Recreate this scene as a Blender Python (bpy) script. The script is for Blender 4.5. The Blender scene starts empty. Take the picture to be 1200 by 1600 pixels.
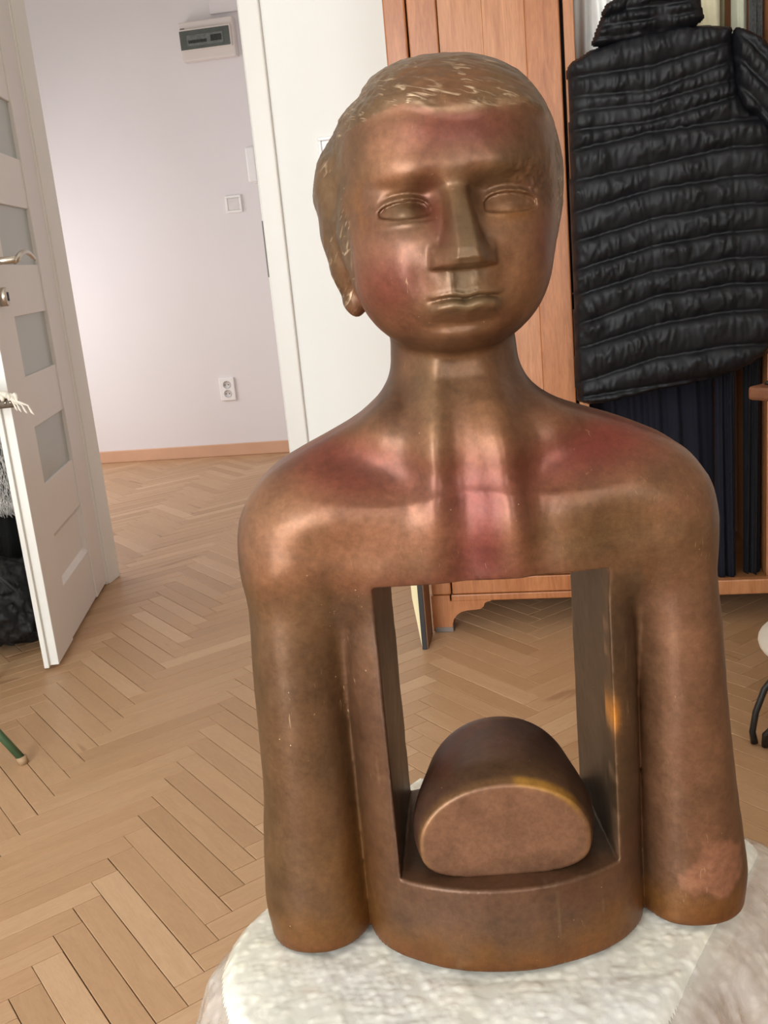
import bpy, bmesh, math, random
import numpy as np
from mathutils import Matrix, Vector
random.seed(7); rng = np.random.RandomState(7)
SC = bpy.context.scene
COL = SC.collection
PI = math.pi

# ------------------------------------------------------------------ camera
def cam_axes():
    p, r, yw = 0.25381657, -0.09465527, PI/2 - 1.39067139
    F = np.array([0, math.cos(p), -math.sin(p)]); U0 = np.array([0, math.sin(p), math.cos(p)]); R0 = np.array([1., 0, 0])
    R = R0*math.cos(r) + U0*math.sin(r); U = -R0*math.sin(r) + U0*math.cos(r)
    c, s = math.cos(yw), math.sin(yw)
    rot = lambda v: np.array([c*v[0]-s*v[1], s*v[0]+c*v[1], v[2]])
    return rot(F), rot(R), rot(U)
CF, CR, CU = cam_axes()
cam = bpy.data.cameras.new('camera'); cam_o = bpy.data.objects.new('camera', cam); COL.objects.link(cam_o)
M = Matrix.Identity(4)
for i in range(3):
    M[i][0] = CR[i]; M[i][1] = CU[i]; M[i][2] = -CF[i]
M[2][3] = 1.0
cam_o.matrix_world = M
cam.lens = 1555.16/1600*36; cam.sensor_width = 36; cam.clip_start = .02
SC.camera = cam_o
# ------------------------------------------------------------------ world, lights, exposure
w = bpy.data.worlds.new('world'); SC.world = w; w.use_nodes = True
w.node_tree.nodes['Background'].inputs[0].default_value = (1, .95, .90, 1)
w.node_tree.nodes['Background'].inputs[1].default_value = .5
def area(name, loc, aim, sx, sy, power, color):
    l = bpy.data.lights.new(name, 'AREA'); l.shape = 'RECTANGLE'; l.size = sx; l.size_y = sy; l.energy = power; l.color = color
    o = bpy.data.objects.new(name, l); COL.objects.link(o); o.location = loc
    o.rotation_euler = (Vector(aim)-Vector(loc)).to_track_quat('-Z', 'Y').to_euler()
    return o
area('window_daylight', (-1.25, -1.72, 1.24), (-1.0, 2, 1.1), 1.3, 2.3, 92, (.93, .975, 1))
area('added_right_fill', (.95, -1.72, 1.65), (.6, 2, 1.2), 1.0, 1.5, 20, (.93, .975, 1))  # added fill for the right side, its window is invented
area('hall_daylight', (-3.05, 4.1, .95), (-1.2, 4.7, .45), 1.2, 1.1, 14, (1, .98, .98))
SC.view_settings.view_transform = 'Standard'; SC.view_settings.look = 'None'
SC.view_settings.exposure = 0.34; SC.view_settings.gamma = 1.0; SC.view_settings.use_curve_mapping = False
SC.cycles.use_denoising = True
SC.cycles.max_bounces = 8

# ------------------------------------------------------------------ helpers
def link_mesh(name, me, mat, parent=None, smooth=False):
    o = bpy.data.objects.new(name, me); COL.objects.link(o)
    if mat: me.materials.append(mat)
    if parent: o.parent = parent
    if smooth: me.polygons.foreach_set('use_smooth', [True]*len(me.polygons))
    return o
def obj(name, bm, mat, parent=None, smooth=False):
    me = bpy.data.meshes.new(name); bmesh.ops.recalc_face_normals(bm, faces=bm.faces[:]); bm.to_mesh(me); bm.free()
    return link_mesh(name, me, mat, parent, smooth)
def tag(o, label=None, cat=None, group=None, kind=None):
    if label: o['label'] = label
    if cat: o['category'] = cat
    if group: o['group'] = group
    if kind: o['kind'] = kind
    return o
def empty(name, loc=(0, 0, 0), rz=0):
    o = bpy.data.objects.new(name, None); COL.objects.link(o); o.location = loc; o.rotation_euler = (0, 0, rz); o.empty_display_size = .05
    return o
def box(bm, a, b, bevel=0, seg=2, mtx=None):
    a = Vector(a); b = Vector(b); t = bmesh.new()
    bmesh.ops.create_cube(t, size=1)
    for v in t.verts: v.co = Vector(((a[i]+b[i])/2 + v.co[i]*(b[i]-a[i]) for i in range(3)))
    if bevel: bmesh.ops.bevel(t, geom=t.edges[:], offset=bevel, segments=seg, profile=.5, affect='EDGES')
    if mtx: bmesh.ops.transform(t, matrix=mtx, verts=t.verts[:])
    me = bpy.data.meshes.new('t'); t.to_mesh(me); t.free(); bm.from_mesh(me); bpy.data.meshes.remove(me)
def nbox(name, a, b, mat, parent=None, bevel=0, seg=2, mtx=None):
    bm = bmesh.new(); box(bm, a, b, bevel, seg, mtx); return obj(name, bm, mat, parent)
def tube(bm, pts, r, n=12, cap=True):
    pts = [Vector(p) for p in pts]; rs = r if isinstance(r, (list, tuple)) else [r]*len(pts)
    rings = []; up = Vector((0, 0, 1)); prev = None
    for i, p in enumerate(pts):
        d = (pts[min(i+1, len(pts)-1)]-pts[max(i-1, 0)]).normalized()
        if prev is None:
            a = d.cross(up if abs(d.z) < .9 else Vector((1, 0, 0))).normalized()
        else: a = (prev - d*prev.dot(d)).normalized()
        prev = a; b = d.cross(a)
        rings.append([bm.verts.new(p+(a*math.cos(2*PI*k/n)+b*math.sin(2*PI*k/n))*rs[i]) for k in range(n)])
    for i in range(len(rings)-1):
        for k in range(n): bm.faces.new((rings[i][k], rings[i][(k+1) % n], rings[i+1][(k+1) % n], rings[i+1][k]))
    if cap: bm.faces.new(rings[0]); bm.faces.new(rings[-1][::-1])
def prism(bm, pts, y0, y1, axis=1):
    """extrude a 2D outline (x,z) from y0 to y1"""
    def P(q, y): return (q[0], y, q[1]) if axis == 1 else ((y, q[0], q[1]) if axis == 0 else (q[0], q[1], y))
    A = [bm.verts.new(P(q, y0)) for q in pts]; B = [bm.verts.new(P(q, y1)) for q in pts]
    n = len(pts); bm.faces.new(A); bm.faces.new(B[::-1])
    for i in range(n): bm.faces.new((A[i], A[(i+1) % n], B[(i+1) % n], B[i]))

def vhash(ix, iy, iz, seed):
    h = (ix*374761393 + iy*668265263 + iz*2147483647 + seed*1274126177) & 0xffffffff
    h = ((h ^ (h >> 13))*1274126177) & 0xffffffff
    return ((h ^ (h >> 16)) & 0xffff)/65535.0
def noise3(x, y, z, seed=0):
    x = np.asarray(x, float); y = np.asarray(y, float)+0*x; z = np.asarray(z, float)+0*x
    i = np.floor(x).astype(np.int64); j = np.floor(y).astype(np.int64); k = np.floor(z).astype(np.int64)
    u, v, t = x-i, y-j, z-k
    u = u*u*(3-2*u); v = v*v*(3-2*v); t = t*t*(3-2*t); r = 0
    for a in (0, 1):
        for b in (0, 1):
            for c in (0, 1):
                r = r + vhash(i+a, j+b, k+c, seed)*(u if a else 1-u)*(v if b else 1-v)*(t if c else 1-t)
    return r*2-1
def fbm(x, y, z, seed=0, o=3):
    r = 0; a = 1
    for n in range(o): r = r + a*noise3(x*2**n, y*2**n, z*2**n, seed+n); a *= .5
    return r
def sstep(a, b, x):
    t = np.clip((x-a)/(b-a), 0, 1); return t*t*(3-2*t)
def gauss(x, z, cx, cz, sx, sz, ang=0):
    c, s = math.cos(ang), math.sin(ang); dx = x-cx; dz = z-cz
    u = dx*c+dz*s; v = -dx*s+dz*c
    return np.exp(-.5*((u/sx)**2+(v/sz)**2))

# ------------------------------------------------------------------ materials
class NT:
    def __init__(s, name):
        s.m = bpy.data.materials.new(name); s.m.use_nodes = True; s.t = s.m.node_tree; s.n = s.t.nodes; s.l = s.t.links
        s.b = s.n['Principled BSDF']; s.out = s.n['Material Output']
    def add(s, typ, **kw):
        n = s.n.new(typ)
        for k, v in kw.items():
            if k.startswith('i_'):
                key = k[2:].replace('_', ' '); n.inputs[int(key) if key.isdigit() else key].default_value = v
            else: setattr(n, k, v)
        return n
    def link(s, a, b): s.l.new(a, b)
    def set(s, **kw):
        for k, v in kw.items(): s.b.inputs[k.replace('_', ' ')].default_value = v
        return s
    def coord(s, kind='Object', scale=(1, 1, 1)):
        c = s.add('ShaderNodeTexCoord'); mp = s.add('ShaderNodeMapping'); mp.inputs['Scale'].default_value = scale
        s.link(c.outputs[kind], mp.inputs['Vector']); return mp.outputs[0]
    def noise(s, vec, scale, detail=4, rough=.55, dist=0):
        n = s.add('ShaderNodeTexNoise'); n.inputs['Scale'].default_value = scale; n.inputs['Detail'].default_value = detail
        n.inputs['Roughness'].default_value = rough; n.inputs['Distortion'].default_value = dist
        if vec: s.link(vec, n.inputs['Vector'])
        return n.outputs['Fac']
    def ramp(s, fac, stops):
        r = s.add('ShaderNodeValToRGB'); e = r.color_ramp.elements
        while len(e) < len(stops): e.new(.5)
        for i, (p, c) in enumerate(stops): e[i].position = p; e[i].color = (*c, 1)
        s.link(fac, r.inputs[0]); return r.outputs[0]
    def mix(s, fac, a, b, mode='MIX'):
        m = s.add('ShaderNodeMix', data_type='RGBA', blend_type=mode)
        for sock, v in ((m.inputs[0], fac), (m.inputs[6], a), (m.inputs[7], b)):
            if hasattr(v, 'links'): s.link(v, sock)
            else: sock.default_value = (*v, 1) if isinstance(v, tuple) else v
        return m.outputs[2]
    def bump(s, h, strength=.3, dist=.001, normal=None):
        b = s.add('ShaderNodeBump'); b.inputs['Strength'].default_value = strength; b.inputs['Distance'].default_value = dist
        s.link(h, b.inputs['Height'])
        if normal: s.link(normal, b.inputs['Normal'])
        s.link(b.outputs[0], s.b.inputs['Normal']); return b.outputs[0]
    def color(s, c): s.link(c, s.b.inputs['Base Color'])
def simple(name, col, rough=.5, metal=0, var=.08, scale=8, bump=0, bscale=200, **kw):
    t = NT(name); v = t.coord()
    n = t.noise(v, scale)
    t.color(t.ramp(n, [(.3, tuple(c*(1-var) for c in col)), (.7, tuple(min(1, c*(1+var)) for c in col))]))
    t.set(Roughness=rough, Metallic=metal)
    if bump: t.bump(t.noise(v, bscale), bump, .001)
    for k, v2 in kw.items(): t.b.inputs[k.replace('_', ' ')].default_value = v2
    return t.m
def wood(name, dark, light, scale=(6, 6, .7), rough=.38, gs=9, dist=1.5):
    t = NT(name); v = t.coord('Object', scale)
    n1 = t.noise(v, gs, 6, .6, dist); n2 = t.noise(v, gs*9, 3, .6, .3)
    c = t.ramp(n1, [(.28, dark), (.72, light)])
    c2 = t.ramp(n2, [(.35, (.80, .78, .74)), (.6, (1, 1, 1))])
    t.color(t.mix(.7, c, c2, 'MULTIPLY')); t.set(Roughness=rough); t.bump(n2, .12, .0005); return t.m

M_WALL = simple('white_wall_paint', (.86, .865, .83), .75, var=.012, scale=2, bump=.06, bscale=90)
M_SIDE = simple('unseen_wall_tone', (.50, .44, .36), .8, var=.02)  # invented mid-tone for unseen walls, cuts the bounce light
M_HALL = simple('hall_wall_paint', (.79, .75, .76), .75, var=.02, scale=1.6, bump=.06, bscale=90)
M_DOOR = simple('door_white_foil', (.76, .725, .69), .38, var=.01)
M_FRAMEW = simple('white_frame_foil', (.80, .79, .74), .4, var=.01)
M_GLASS = simple('frosted_door_glass', (.42, .45, .42), .28, var=.03, scale=3)
M_STEEL = simple('brushed_nickel', (.55, .50, .43), .28, .95, var=.05, scale=60)
M_PLW = simple('white_switch_plastic', (.88, .87, .86), .35, var=.005)
M_PLG = simple('box_plastic', (.74, .68, .64), .4, var=.01)
M_SMOKE = simple('smoked_window', (.10, .115, .105), .15, var=.15, scale=12)
M_BLACK = simple('black_print', (.012, .012, .012), .6)
M_BASE = simple('salmon_beech_skirting', (.66, .39, .25), .45, var=.06, scale=5)
M_WARD = wood('wardrobe_veneer', (.33, .110, .036), (.50, .200, .075), (5, 5, .6), .33, 7)
M_WARDD = wood('wardrobe_door_panel', (.40, .150, .055), (.55, .25, .112), (4, 4, .35), .34, 8, 2.5)
M_WARDI = simple('wardrobe_inside', (.30, .13, .045), .6, var=.15, scale=10)
M_DARK = simple('dark_gap', (.015, .010, .008), .8)

def bronze():
    t = NT('patinated_bronze_paint'); a = t.add('ShaderNodeAttribute', attribute_name='patina_light')
    v = t.coord()
    n1 = t.noise(v, 22, 8, .7); n2 = t.noise(v, 190, 4, .7); n3 = t.noise(v, 7, 4, .6, .6)
    c = t.mix(1.0, t.mix(1.0, a.outputs['Color'], (.53, .425, .385), 'MULTIPLY'), t.ramp(n1, [(.3, (.70, .70, .70)), (.72, (1.28, 1.26, 1.22))]), 'MULTIPLY')
    c = t.mix(1.0, c, t.ramp(n2, [(.3, (.82, .80, .78)), (.7, (1.14, 1.14, 1.14))]), 'MULTIPLY')
    # tiny pale specks and scratches
    vo = t.add('ShaderNodeTexVoronoi', feature='F1'); vo.inputs['Scale'].default_value = 85; t.link(v, vo.inputs['Vector'])
    sp = t.ramp(vo.outputs['Distance'], [(.03, (1, 1, 1)), (.05, (0, 0, 0))])
    gate = t.ramp(t.noise(v, 13, 2), [(.56, (0, 0, 0)), (.70, (.8, .8, .8))])
    m = t.mix(1.0, sp, gate, 'MULTIPLY')
    c = t.mix(m, c, (.62, .46, .30))
    vs = t.coord('Object', (1, 1, .16)); sc = t.ramp(t.noise(vs, 260, 2, .5, 2.0), [(.70, (0, 0, 0)), (.76, (1, 1, 1))])
    g2 = t.ramp(n3, [(.5, (0, 0, 0)), (.62, (.45, .45, .45))])
    c = t.mix(t.mix(1.0, sc, g2, 'MULTIPLY'), c, (.50, .34, .20))
    # hair locks : fine lighter strokes, only where the hair is (alpha of the patina attribute)
    ho = []
    for rot, sc2 in (((0, -.32, -.2), (70, 90, 430)), ((0, 1.0, 0), (75, 75, 330))):
        tc = t.add('ShaderNodeTexCoord'); mp = t.add('ShaderNodeMapping'); mp.inputs['Rotation'].default_value = rot
        mp2 = t.add('ShaderNodeMapping'); mp2.inputs['Scale'].default_value = sc2
        t.link(tc.outputs['Object'], mp.inputs[0]); t.link(mp.outputs[0], mp2.inputs[0]); ho.append(t.noise(mp2.outputs[0], 1.0, 2, .5, .8))
    sx = t.add('ShaderNodeSeparateXYZ'); t.link(v, sx.inputs[0])
    zr = t.ramp(sx.outputs[2], [(.615, (0, 0, 0)), (.635, (1, 1, 1))])
    hs = t.mix(zr, ho[1], ho[0])
    st = t.ramp(hs, [(.56, (0, 0, 0)), (.70, (1, 1, 1))])
    gt = t.ramp(t.noise(v, 38, 2), [(.46, (.05, .05, .05)), (.64, (1, 1, 1))])
    hm = t.mix(1.0, t.mix(1.0, st, gt, 'MULTIPLY'), a.outputs['Alpha'], 'MULTIPLY')
    c = t.mix(hm, c, (.46, .33, .21))
    t.color(c)
    t.link(t.ramp(n1, [(.2, (.33, .33, .33)), (.8, (.48, .48, .48))]), t.b.inputs['Roughness'])
    t.set(Metallic=.46); t.b.inputs['Specular IOR Level'].default_value = .45
    nb = t.bump(t.mix(.5, n1, n2), .16, .0012)
    t.bump(hm, .35, .0012, nb)
    return t.m
M_BRONZE = bronze()

def parquet():
    t = NT('beech_parquet_plank')
    uv = t.add('ShaderNodeUVMap'); at = t.add('ShaderNodeAttribute', attribute_name='plank_rnd'); oi = t.add('ShaderNodeObjectInfo')
    ad = t.add('ShaderNodeMath', operation='ADD'); t.link(at.outputs['Fac'], ad.inputs[0]); t.link(oi.outputs['Random'], ad.inputs[1])
    fr = t.add('ShaderNodeMath', operation='FRACT'); t.link(ad.outputs[0], fr.inputs[0]); r = fr.outputs[0]
    cmb = t.add('ShaderNodeCombineXYZ'); m1 = t.add('ShaderNodeMath', operation='MULTIPLY'); m1.inputs[1].default_value = 37; t.link(r, m1.inputs[0]); t.link(m1.outputs[0], cmb.inputs[2])
    va = t.add('ShaderNodeVectorMath', operation='ADD'); t.link(uv.outputs[0], va.inputs[0]); t.link(cmb.outputs[0], va.inputs[1])
    mp = t.add('ShaderNodeMapping'); mp.inputs['Scale'].default_value = (2.2, 14, 1); t.link(va.outputs[0], mp.inputs['Vector'])
    n = t.noise(mp.outputs[0], 3.2, 5, .6, 1.2); nf = t.noise(mp.outputs[0], 26, 3, .6, .4)
    base = t.ramp(r, [(0, (.440, .260, .138)), (.25, (.495, .300, .165)), (.5, (.520, .320, .180)), (.75, (.470, .278, .148)), (1, (.585, .378, .225))])
    c = t.mix(.55, base, t.ramp(n, [(.3, (.86, .81, .74)), (.62, (1.03, 1.02, 1.0))]), 'MULTIPLY')
    c = t.mix(.35, c, t.ramp(nf, [(.3, (.82, .78, .72)), (.6, (1, 1, 1))]), 'MULTIPLY')
    kn = t.ramp(t.noise(mp.outputs[0], 1.7, 2, .4, .5), [(.25, (1, 1, 1)), (.285, (0, 0, 0))])
    c = t.mix(t.mix(.5, (0., 0., 0.), kn), c, (.24, .11, .05))
    t.color(c); t.link(t.ramp(n, [(.2, (.36, .36, .36)), (.8, (.50, .50, .50))]), t.b.inputs['Roughness'])
    t.bump(nf, .05, .0004); return t.m
M_PARQ = parquet()
M_SUB = simple('dark_joint', (.10, .045, .02), .9)

def cloth(name, col, rough=.8, sheen=.2, var=.1, scale=30, bump=.15):
    t = NT(name); v = t.coord(); n = t.noise(v, scale); f = t.noise(v, 700, 2)
    t.color(t.ramp(n, [(.3, tuple(c*(1-var) for c in col)), (.7, tuple(c*(1+var) for c in col))])); t.set(Roughness=rough)
    t.b.inputs['Sheen Weight'].default_value = sheen; t.bump(f, bump, .0006); return t.m
M_NYLON = simple('black_nylon', (.0045, .005, .007), .5, var=.15, scale=14, bump=.05, bscale=300)
M_NYLON.node_tree.nodes['Principled BSDF'].inputs['Specular IOR Level'].default_value = .30

def film(name, alpha, col, rough=.18):
    t = NT(name); v = t.coord()
    vo = t.add('ShaderNodeTexVoronoi', feature='SMOOTH_F1'); vo.inputs['Scale'].default_value = 105; t.link(v, vo.inputs['Vector'])
    n = t.noise(v, 30, 4, .6, .8); n9 = t.noise(v, 9, 3, .6)
    vr = t.ramp(vo.outputs['Distance'], [(.15, (1, 1, 1)), (.50, (0, 0, 0))])
    h = t.mix(.45, vr, n)
    c0 = t.ramp(n9, [(.38, col), (.62, tuple(c*k for c, k in zip(col, (1.0, .975, .88))))])
    c1 = t.mix(1.0, c0, t.ramp(vr, [(0, (.86, .86, .86)), (1, (1.06, 1.06, 1.06))]), 'MULTIPLY')
    t.color(c1); t.set(Roughness=rough)
    t.bump(h, .35, .002)
    t.link(t.ramp(n, [(.35, (alpha-.12,)*3), (.7, (min(1, alpha+.12),)*3)]), t.b.inputs['Alpha'])
    t.b.inputs['Coat Weight'].default_value = .5; t.b.inputs['Coat Roughness'].default_value = .08
    return t.m
M_WRAP = film('bubble_wrap', .93, (.88, .87, .82), .18)
M_SKIRT = film('hanging_plastic_film', .50, (.74, .70, .68), .14)

# ------------------------------------------------------------------ setting
WY = 3.02                              # room face of the wall with the doorway
def struct(o): o['kind'] = 'structure'; return o
XL, XR, YB, ZC = -2.5, 2.2, -1.8, 2.75
HXL, HXR, HY = -3.2, -.72, 5.18
floor = struct(nbox('floor', (XL-.9, YB-.1, -.06), (XR+.1, HY+.3, -.008), M_SUB))
# parquet planks laid in a herringbone at 45 degrees to the walls
PW, PL, PH = .049, .343, .008
TX, TY = -.8265, 1.2515
s2 = math.sqrt(.5)
def plank_mesh(name, along):
    g = .0007
    bm = bmesh.new(); uvl = bm.loops.layers.uv.new('UVMap')
    t = bmesh.new(); bmesh.ops.create_cube(t, size=1)
    for v in t.verts: v.co = Vector((v.co.x*(PL-2*g), v.co.y*(PW-2*g), v.co.z*PH-PH/2))
    top = [e for e in t.edges if all(v.co.z > -1e-6 for v in e.verts)]
    bmesh.ops.bevel(t, geom=top, offset=.0007, segments=1, affect='EDGES')
    me = bpy.data.meshes.new(name); t.to_mesh(me); t.free(); bm.from_mesh(me)
    for f in bm.faces:
        for l in f.loops: l[uvl].uv = (l.vert.co.x, l.vert.co.y)
    ang = -PI/4 if along == 1 else PI/4
    bmesh.ops.rotate(bm, cent=(0, 0, 0), matrix=Matrix.Rotation(ang, 3, 'Z'), verts=bm.verts[:])
    bm.to_mesh(me); bm.free()
    a = me.attributes.new('plank_rnd', 'FLOAT', 'POINT'); a.data.foreach_set('value', [0.0]*len(me.vertices))
    me.materials.append(M_PARQ); return me
PM = [plank_mesh('parquet_plank', 1), plank_mesh('parquet_plank', 2)]
def proj(P):
    d = np.array(P)-np.array([0, 0, 1.]); z = d@CF
    if z < .05: return None
    return 600+1555.16*(d@CR)/z, 800-1555.16*(d@CU)/z, z
near, rest = [], []
for i in range(-80, 110):
    for j in range(-16, 18):
        for kind in (0, 1):
            if kind == 0: u, v = PL/2, PW/2
            else: u, v = PL-PW/2, PW+PL/2
            u += -PW*i + PL*j; v += PW*i + PL*j
            x = TX + (u+v)*s2; y = TY + (v-u)*s2
            inroom = XL < x < XR and YB < y < WY
            inhall = HXL-.1 < x < HXR+.2 and WY-.1 <= y < HY+.12
            if not (inroom or inhall): continue
            q = proj((x, y, 0))
            vis = q and -60 < q[0] < 1260 and q[1] < 1680
            if q and 400 < q[0] < 1190 and q[1] > 1190: vis = False
            hid = q and 420 < q[0] < 1120 and not (600 < q[0] < 890 and 890 < q[1] < 1210)
            (near if vis and not hid else rest).append((q[2] if q else 99, x, y, kind))
near.sort(); rest += near[290:]; near = near[:290]
for k, (_, x, y, kind) in enumerate(near):
    o = bpy.data.objects.new('parquet_plank', PM[kind]); COL.objects.link(o); o.parent = floor
    o.location = (x+random.uniform(-.0004, .0004), y+random.uniform(-.0004, .0004), random.uniform(-.0004, 0))
    o.rotation_euler = (random.uniform(-.001, .001), random.uniform(-.001, .001), random.uniform(-.001, .001))
def joined_planks():
    V, Fc, UV, R = [], [], [], []; n = 0
    data = []
    for me in PM:
        co = np.array([v.co[:] for v in me.vertices]); fs = [list(p.vertices) for p in me.polygons]
        uv = me.uv_layers[0].data; us = [[tuple(uv[l].uv) for l in p.loop_indices] for p in me.polygons]
        data.append((co, fs, us))
    for (_, x, y, kind) in rest:
        co, fs, us = data[kind]
        V.append(co+np.array([x, y, random.uniform(-.0004, 0)])); R += [random.random()]*len(co)
        Fc += [[a+n for a in f] for f in fs]; UV += [c for u in us for c in u]; n += len(co)
    me = bpy.data.meshes.new('parquet_field'); me.from_pydata(np.concatenate(V).tolist(), [], Fc)
    me.uv_layers.new(name='UVMap').data.foreach_set('uv', np.array(UV).ravel())
    a = me.attributes.new('plank_rnd', 'FLOAT', 'POINT'); a.data.foreach_set('value', R)
    o = link_mesh('parquet_field', me, M_PARQ, floor); o['kind'] = 'stuff'
joined_planks()

WT = .07
OX0, OX1 = -1.515, -.835                # door opening
DZ = 2.06
bm = bmesh.new()
box(bm, (XL-.1, WY, -.01), (OX0-.02, WY+WT, ZC)); box(bm, (OX1+.02, WY, -.01), (XR+.1, WY+WT, ZC)); box(bm, (OX0-.02, WY, DZ+.02), (OX1+.02, WY+WT, ZC))
struct(obj('wall_back', bm, M_WALL))
struct(nbox('wall_left', (XL-.1, YB, -.01), (XL, WY, ZC), M_WALL))
struct(nbox('wall_right', (XR, YB, -.01), (XR+.1, WY, ZC), M_SIDE))
bm = bmesh.new(); box(bm, (-.55, YB-.1, -.01), (XR+.1, YB, .85)); box(bm, (XL-.1, YB-.1, -.01), (-1.95, YB, .85)); box(bm, (XL-.1, YB-.1, 2.45), (XR+.1, YB, ZC))
for a, b in ((XL-.1, -1.95), (-.55, .42), (1.48, XR+.1)): box(bm, (a, YB-.1, .85), (b, YB, 2.45))
struct(obj('wall_front', bm, M_SIDE))
struct(nbox('ceiling', (XL-.1, YB-.1, ZC), (XR+.1, HY+.1, ZC+.1), M_WALL))
for n, (a, b, zb) in enumerate(((-1.95, -.55, .0), (.42, 1.48, .85))):  # the right-hand window is added to go with the fill light
    bm = bmesh.new()
    for x0, x1, z0, z1 in ((a, a+.06, zb, 2.45), (b-.06, b, zb, 2.45), (a+.06, b-.06, zb, zb+.06), (a+.06, b-.06, 2.39, 2.45), ((a+b)/2-.03, (a+b)/2+.03, zb+.06, 2.39)):
        box(bm, (x0, YB-.09, z0), (x1, YB-.03, z1), .004, 1)
    struct(obj('window_%d' % (n+1), bm, M_FRAMEW))
struct(nbox('wall_hall_far', (HXL-.1, HY, -.01), (HXR+.2, HY+.1, ZC), M_HALL))
struct(nbox('wall_hall_right', (HXR+.0, WY+WT, -.01), (HXR+.1, HY, ZC), M_HALL))
bm = bmesh.new(); box(bm, (HXL-.1, WY+WT, -.01), (HXL, 3.45, ZC)); box(bm, (HXL-.1, 4.75, -.01), (HXL, HY, ZC)); box(bm, (HXL-.1, 3.45, 2.35), (HXL, 4.75, ZC))
struct(obj('wall_hall_left', bm, M_HALL))
struct(nbox('baseboard_hall', (HXL, HY-.014, 0), (HXR, HY, .066), M_BASE, bevel=.003))
struct(nbox('baseboard_back', (OX1+.075, WY-.014, 0), (-.36, WY, .066), M_BASE, bevel=.003))

# door frame (jambs, head, casings)
bm = bmesh.new()
box(bm, (OX0-.02, WY-.004, 0), (OX0, WY+WT+.01, DZ), .002, 1); box(bm, (OX1, WY-.004, 0), (OX1+.02, WY+WT+.01, DZ), .002, 1)
box(bm, (OX0, WY-.004, DZ), (OX1, WY+WT+.01, DZ+.02), .002, 1)
fr = struct(obj('trim_1', bm, M_FRAMEW))
bm = bmesh.new(); box(bm, (OX1+.004, WY-.016, 0), (OX1+.066, WY-.001, DZ+.06), .005, 3); obj('casing', bm, M_FRAMEW, fr)
bm = bmesh.new(); box(bm, (OX0-.066, WY-.016, 0), (OX0-.004, WY-.001, DZ+.06), .005, 3); obj('casing', bm, M_FRAMEW, fr)
bm = bmesh.new(); box(bm, (OX0-.066, WY-.016, DZ+.006), (OX1+.066, WY-.0005, DZ+.068), .005, 3); obj('casing', bm, M_FRAMEW, fr)
nbox('strike_plate', (OX1-.0015, WY-.006, .96), (OX1+.004, WY+.016, 1.125), simple('dull_steel', (.16, .15, .14), .7), fr)

# open door leaf : local x runs from the free edge (0) to the hinge (.735), local -y is the visible face
leaf = struct(empty('door_1', (-1.345, 2.31, .012), math.atan2(.969, -.246)))
LW, LT, LH = .735, .036, 2.03
SA, SB = .18, .552
rz = [(.160, .310), (.457, .615), (.753, .913), (1.048, 1.206), (1.343, 1.500), (1.640, 1.795)]
def leafbox(name, a, b, mat, bevel=.0015): return nbox(name, a, b, mat, leaf, bevel, 1)
# y=0 is the visible face (facing camera-right); y>0 goes behind
leafbox('stile', (0, 0, 0), (SA, LT, LH), M_DOOR)
leafbox('stile', (SB, 0, 0), (LW, LT, LH), M_DOOR)
zz = [0]+[v for p in rz for v in p]+[LH]
for k in range(0, len(zz), 2): leafbox('rail', (SA, .0045, zz[k]), (SB, LT-.0045, zz[k+1]), M_DOOR)
bm = bmesh.new()
ro_ = [[bm.verts.new((SA+i if k in (0, 3) else SB-i, yv, rz[0][0]+i if k < 2 else rz[0][1]-i)) for k in range(4)] for i, yv in ((0, .0045), (.016, .0150))]
for k in range(4): bm.faces.new((ro_[0][k], ro_[0][(k+1) % 4], ro_[1][(k+1) % 4], ro_[1][k]))
bm.faces.new(ro_[1]); bk_ = [bm.verts.new((v.co.x, LT-.011, v.co.z)) for v in ro_[0]]; bm.faces.new(bk_[::-1])
for k in range(4): bm.faces.new((ro_[0][k], bk_[k], bk_[(k+1) % 4], ro_[0][(k+1) % 4]))
obj('panel', bm, M_DOOR, leaf)
for a, b in rz[1:]: leafbox('pane', (SA, .012, a), (SB, LT-.012, b), M_GLASS, 0)
nbox('closing_lip', (-.013, LT-.012, -.003), (.001, LT+.001, LH+.01), M_FRAMEW, leaf, .001, 1)
nbox('edge_band', (-.0012, .0008, .0005), (.0002, LT-.012, LH), M_FRAMEW, leaf)
bm = bmesh.new()
hz_ = 1.058
def ring(c, r, y0, y1, n=28, rx=None, rzz=None):
    A = []
    for yy, rr in ((0, 1), (y0, 1), (y1, .93), (y1, 0)):
        pass
def disc(bm, cx, cz, y0, y1, rx, rz_, n=28, bev=.0015):
    prof = [(1, y0), (1, y1+bev), (1-bev/rx, y1)]
    rs = [[bm.verts.new((cx+rx*k*math.cos(2*PI*i/n), y, cz+rz_*k*math.sin(2*PI*i/n))) for i in range(n)] for k, y in prof]
    for a, b in zip(rs, rs[1:]):
        for i in range(n): bm.faces.new((a[i], a[(i+1) % n], b[(i+1) % n], b[i]))
    bm.faces.new(rs[0]); bm.faces.new(rs[-1])
HB = .078
disc(bm, HB, hz_, .002, -.009, .026, .026)
ro = obj('handle_rose', bm, M_STEEL, leaf, True)
bm = bmesh.new()
tube(bm, [(HB, -.008, hz_-.002), (HB, -.012, hz_-.002), (HB, -.055, hz_-.002), (HB, -.0565, hz_-.002)], [.0085, .0095, .0095, .0080], 18)
tube(bm, [(HB, -.049, hz_-.006), (HB+.008, -.057, hz_-.002), (HB+.020, -.061, hz_+.008), (HB+.040, -.064, hz_+.0150), (HB+.068, -.066, hz_+.0165), (HB+.098, -.067, hz_+.0125), (HB+.124, -.067, hz_+.005), (HB+.145, -.067, hz_-.002)], [.0085, .0080, .0068, .0062, .0062, .0064, .0062, .0045], 16)
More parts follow.
